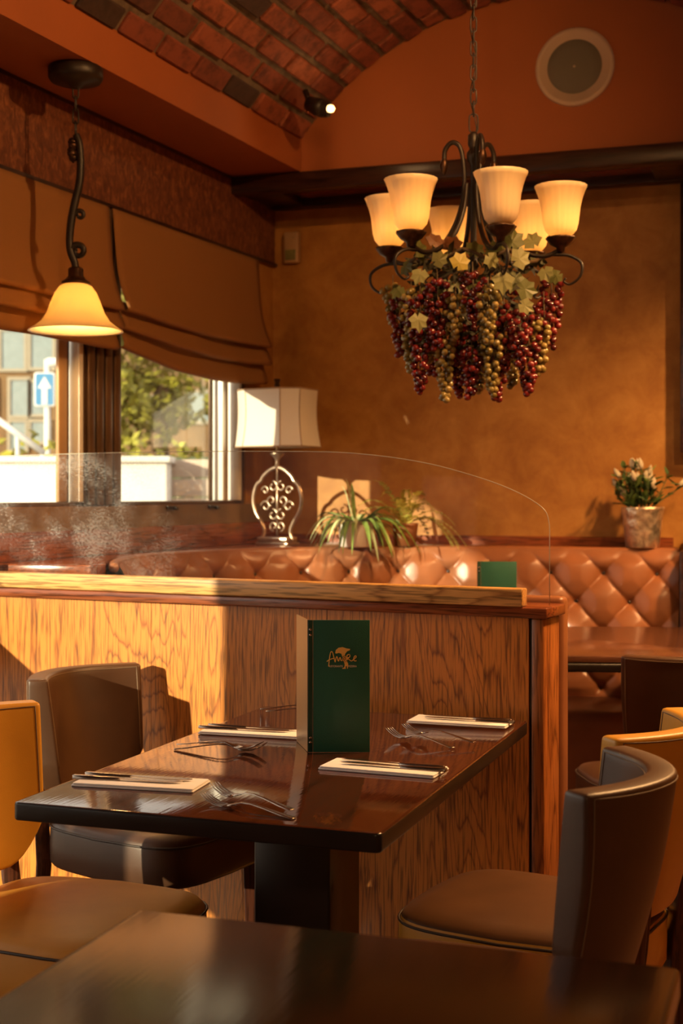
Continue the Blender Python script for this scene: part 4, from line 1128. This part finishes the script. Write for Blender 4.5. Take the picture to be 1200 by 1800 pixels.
lfm = D.meshes.new('leaf'); lfm.from_pydata([(0, 0, 0), (.010, .020, .003), (.007, .044, .0), (0, .056, -.004), (-.007, .044, .0), (-.010, .020, .003), (0, .025, -.002)], [], [(0, 1, 6), (1, 2, 6), (2, 3, 6), (3, 4, 6), (4, 5, 6), (5, 0, 6)]); lfm.materials.append(M['leaf_dark'])
lfm2 = lfm.copy(); lfm2.materials[0] = M['strap']
bm_ = MB().lathe([(.001, -.022), (.008, -.016), (.012, -.002), (.010, .012), (.004, .024), (.001, .028)], 10)
bud_me = None
for i in range(30):
    az = rl.uniform(0, 2 * PI); sp_ = math.sqrt(rl.random()) * .115; h_ = rl.uniform(.22, .345) - .35 * max(0, sp_ - .08)
    if i == 0: az, sp_, h_ = -.1, .165, .26
    bx_, by_ = .05 * math.cos(az) * rl.random(), .05 * math.sin(az) * rl.random()
    pts = catmull([(bx_, by_, .15), (bx_ + .4 * sp_ * math.cos(az), by_ + .4 * sp_ * math.sin(az), .15 + .5 * (h_ - .15)), (sp_ * math.cos(az), sp_ * math.sin(az), h_)], 4)
    st_ = MB().tube(pts, .0022, 5).build('stem', 'leaf_dark', p3, True)
    if i < 17:
        if bud_me is None: o = bm_.build('bud', 'flower', st_, True); bud_me = o.data
        else: o = meshobj('bud', bud_me, st_)
        o.location = pts[-1] + Vector((0, 0, .015)); o.rotation_euler = (rl.uniform(-.3, .3), .5 * sp_ / .1 * math.cos(az), 0)
    for j in range(7):
        p = pts[min(len(pts) - 1, 2 + j)]
        meshobj('leaf', lfm if rl.random() < .7 else lfm2, st_, p, (rl.uniform(.1, 1.1), rl.uniform(-.4, .4), rl.uniform(0, 2 * PI)), (rl.uniform(.7, 1.25),) * 3)

# ------------------------------------------------------------------ unseen lamps added to fill the room with light
M['downlight'] = emit('downlight_glass', (1, .66, .34), 6)
for i, (t, n_, e_) in enumerate(((1.0, 2.8, 250), (2.2, 2.9, 210), (3.6, 3.8, 15), (8.0, 3.2, 260))):
    q = w2(t, n_)
    dl = thing('ceiling_downlight', ['recessed ceiling downlight over the booth nearest the back wall', 'recessed ceiling downlight over the chair side of the booth', 'recessed ceiling downlight right of the dining table', 'recessed ceiling downlight behind the viewer near the rear wall'][i], 'downlight', (q.x, q.y, SOF_Z - .012))
    MB().lathe([(.045, .0), (.062, .0), (.062, .0115), (.045, .0115)], 24, close=True).build('ring', 'white_alu', dl, True)
    MB().lathe([(.001, .005), (.0445, .005), (.0445, .0112), (.001, .0112)], 20).build('lens', 'downlight', dl, True)
    l = D.lights.new('downlight', 'SPOT'); l.energy = e_; l.color = (1, .52, .19) if i < 3 else (1, .62, .30); l.spot_size = R(150); l.spot_blend = .6; l.shadow_soft_size = .05
    lo = D.objects.new('downlight', l); COL.objects.link(lo); lo.parent = dl; lo.location = (0, 0, -.02)

for i, (t, n_, e_) in enumerate(((2.55, 2.25, 75), (4.4, 2.25, 40))):  # extra spots added out of view to brighten blinds, soffit and end wall
    q = w2(t, n_); zz = V_CZ + math.sqrt(V_R ** 2 - (n_ - V_C) ** 2) - .075
    so_ = thing('spot_lamp', ['black spot lamp on the vault above the partition', 'black spot lamp on the vault above the dining table'][i], 'spot lamp', (q.x, q.y, zz), ROT_W)
    MB().tube([(0, .05, .03), (0, 0, 0), (0, -.02, -.008)], [.030, .036, .036], 20).build('housing', 'iron', so_, True)
    MB().tube([(0, .03, .025), (0, .04, .085)], .012, 10).build('bracket', 'iron', so_, True)
    MB().lathe([(.001, -.016), (.012, -.012), (.018, 0), (.012, .012), (.001, .016)], 16, (0, -.034, -.012)).build('light_bulb', 'spot_bulb', so_, True)
    l = D.lights.new('vault_spot', 'SPOT'); l.energy = e_; l.color = (1, .50, .17); l.spot_size = R(140); l.spot_blend = .7; l.shadow_soft_size = .03
    lo = D.objects.new('vault_spot', l); COL.objects.link(lo); lo.parent = so_; lo.location = (0, -.07, -.02); lo.rotation_euler = Vector((-.35 - .35 * i, -1, -.30 + .25 * i)).to_track_quat('-Z', 'Y').to_euler()
# ------------------------------------------------------------------ outside the windows
aw = thing('shop_awning', 'shop front awning above the windows outside', 'awning', (CX, CY, 0), ROT_W)  # unseen shield added outside to cut the sun on the back wall
A0, A1 = 3.6, 9.0
MB().add([(A0, -.105, 2.75), (A1, -.105, 2.75), (A1, -.80, 2.49), (A0, -.80, 2.49), (A0, -.105, 2.72), (A1, -.105, 2.72), (A1, -.80, 2.46), (A0, -.80, 2.46)], [(0, 1, 2, 3), (7, 6, 5, 4), (0, 4, 5, 1), (1, 5, 6, 2), (2, 6, 7, 3), (3, 7, 4, 0)]).build('canopy_sheet', 'blind', aw)
MB().box(A0, A1, -.83, -.80, 2.31, 2.50).build('valance', 'blind', aw)
gr = struct(MB().box(-40, 12, -12, 60, -.30, -.22).build('ground_outside', 'ext_ground'), 'pavement outside the windows')
def ext_box(name, label, cat, px0, px1, y0, y1, dist, depth, mat):
    a = at(px0, y0, dist); b = at(px1, y1, dist)
    e = thing(name, label, cat, ((a.x + b.x) / 2, dist, -.22)); return e, (b.x - a.x) / 2, a.z + .22
e, hw, h = ext_box('garden_wall', 'low white rendered wall across the road', 'wall', -400, 293, 802, 900, 10.5, .3, 'ext_white')
bevel(MB().box(-hw, hw, 0, .3, 0, h - .05).build('wall_face', 'ext_white', e), .01)
bevel(MB().box(-hw - .03, hw + .03, -.04, .34, h - .05, h).build('coping', 'ext_white', e), .01)
MB().box(hw - .62, hw - .58, -.012, 0, h - .30, h - .16).build('keyhole_plate', 'trunk', e)
e, hw, h = ext_box('roller_shutter', 'pale grey shutter beside the white wall', 'shutter', 296, 470, 806, 900, 10.8, .2, 'ext_grey')
for i in range(12): bevel(MB().box(-hw, hw, 0, .05, i * h / 12, (i + 1) * h / 12 - .008).build('slat', 'ext_grey', e), .006)
rnd = random.Random(21)
def leaf_cloud(mb, c, r, n, s):
    for i in range(n):
        d = Vector((rnd.gauss(0, 1), rnd.gauss(0, 1), rnd.gauss(0, 1))).normalized() * rnd.uniform(.75, 1.02)
        p = Vector((c[0] + d.x * r[0], c[1] + d.y * r[1], c[2] + d.z * r[2]))
        a = Vector((rnd.gauss(0, 1), rnd.gauss(0, 1), rnd.gauss(0, 1))).normalized(); b = a.orthogonal().normalized() * s * .55; a = a * s
        mb.add([p - a, p + b, p + a, p - b], [(0, 1, 2, 3)])
hx = at(60, 780, 13.5).x
hd = thing('clipped_hedge', 'yellow green clipped hedge behind the white wall', 'hedge', (hx, 13.5, -.22))
mb = MB()
for i in range(22): leaf_cloud(mb, (-6 + i * .5, rnd.uniform(-.15, .15), 1.35), (.42, .4, .80 + rnd.uniform(-.06, .08)), 170, .07)
o = mb.build('foliage', 'hedge', hd); o['kind'] = 'stuff'
bevel(MB().box(-6.2, 4.9, -.25, .25, 0, 1.9).build('inner_mass', 'leaf_dark', hd), .2, 3)
tp = at(285, 640, 17)
tr = thing('street_tree', 'broad green tree seen through the window behind the lamp', 'tree', (tp.x, 17, -.22))
MB().tube([(0, 0, 0), (.05, 0, 1.2), (-.05, .1, 2.2), (0, 0, 2.9)], [.16, .13, .11, .08], 10).build('trunk', 'trunk', tr, True)
mb = MB()
for i in range(26): leaf_cloud(mb, (rnd.uniform(-.95, 1.15), rnd.uniform(-.8, .8), 2.75 + rnd.uniform(-.5, 1.3)), (.42, .42, .34), 120, .075)
o = mb.build('crown', 'tree_leaf', tr); o['kind'] = 'stuff'
# far building with windows
bx = at(-60, 700, 26).x
bd = thing('office_building', 'tan brick building with pale blue windows across the road', 'building', (bx, 26, -.22))
MB().box(-6, 12, .06, 6, 0, 9).build('wall', 'ext_brick', bd)
for (px0, px1, y0, y1) in ((2, 42, 582, 648), (54, 92, 588, 646), (18, 48, 668, 730), (54, 78, 672, 728), (-60, -10, 582, 648), (-60, -10, 668, 735), (18, 44, 742, 790), (54, 84, 742, 776), (240, 290, 700, 740), (330, 372, 690, 740)):
    a = at(px0, y0, 26); b = at(px1, y1, 26); x0, x1 = a.x - bx, b.x - bx; z1, z0 = a.z + .22, b.z + .22
    fr_ = MB()
    for q in ((x0 - .06, x0, z0 - .06, z1 + .06), (x1, x1 + .06, z0 - .06, z1 + .06), (x0, x1, z0 - .06, z0), (x0, x1, z1, z1 + .06)): fr_.box(q[0], q[1], 0, .06, q[2], q[3])
    fo = fr_.build('window_frame', 'ext_frame', bd)
    MB().box(x0, x1, .03, .059, z0, z1).build('pane', 'ext_pane', fo)
# one-way street sign
sg_ = at(80, 900, 15); sp_ = thing('street_sign', 'blue street sign with white arrow pointing up on a post', 'sign', (sg_.x, 15, -.22))
def sz(y): return EYE + (866 - y) / FOC * 15 + .22
MB().tube([(.02, 0, 0), (.02, 0, sz(632))], .035, 12).build('post', 'sign_white', sp_, True)
MB().tube([(.02, 0, sz(637)), (.20, 0, sz(637))], .05, 10).build('lamp_arm', 'sign_white', sp_, True)
bevel(MB().prism(rrect(-.115, .115, 0, .375, .03), -.004, .004).build('plate', 'sign_white', sp_), .002)
pl2 = [o for o in sp_.children if o.name.startswith('plate')][0]; pl2.rotation_euler = (R(90), 0, 0); pl2.location = (.0, -.045, sz(715))
o = MB().prism(rrect(-.10, .10, .015, .36, .025), .0045, .007).build('blue_field', 'sign_blue', pl2)
o = MB().prism([(-.03, .02), (.03, .02), (.03, .20), (.075, .20), (.0, .33), (-.075, .20), (-.03, .20)], .0075, .010).build('arrow', 'sign_white', pl2)
a = at(-40, 712, 11.6); b = at(78, 797, 11.6)
hr = thing('hand_rail', 'white sloping hand rail above the white wall', 'railing', (a.x, 11.6, -.22))
MB().tube([(0, 0, a.z + .22), (b.x - a.x, 0, b.z + .22)], .028, 10).build('rail', 'sign_white', hr, True)
for u in (.05, .6, .97):
    MB().tube([((b.x - a.x) * u, 0, a.z + .22 + (b.z - a.z) * u), ((b.x - a.x) * u, 0, 0)], .02, 8).build('baluster', 'sign_white', hr, True)
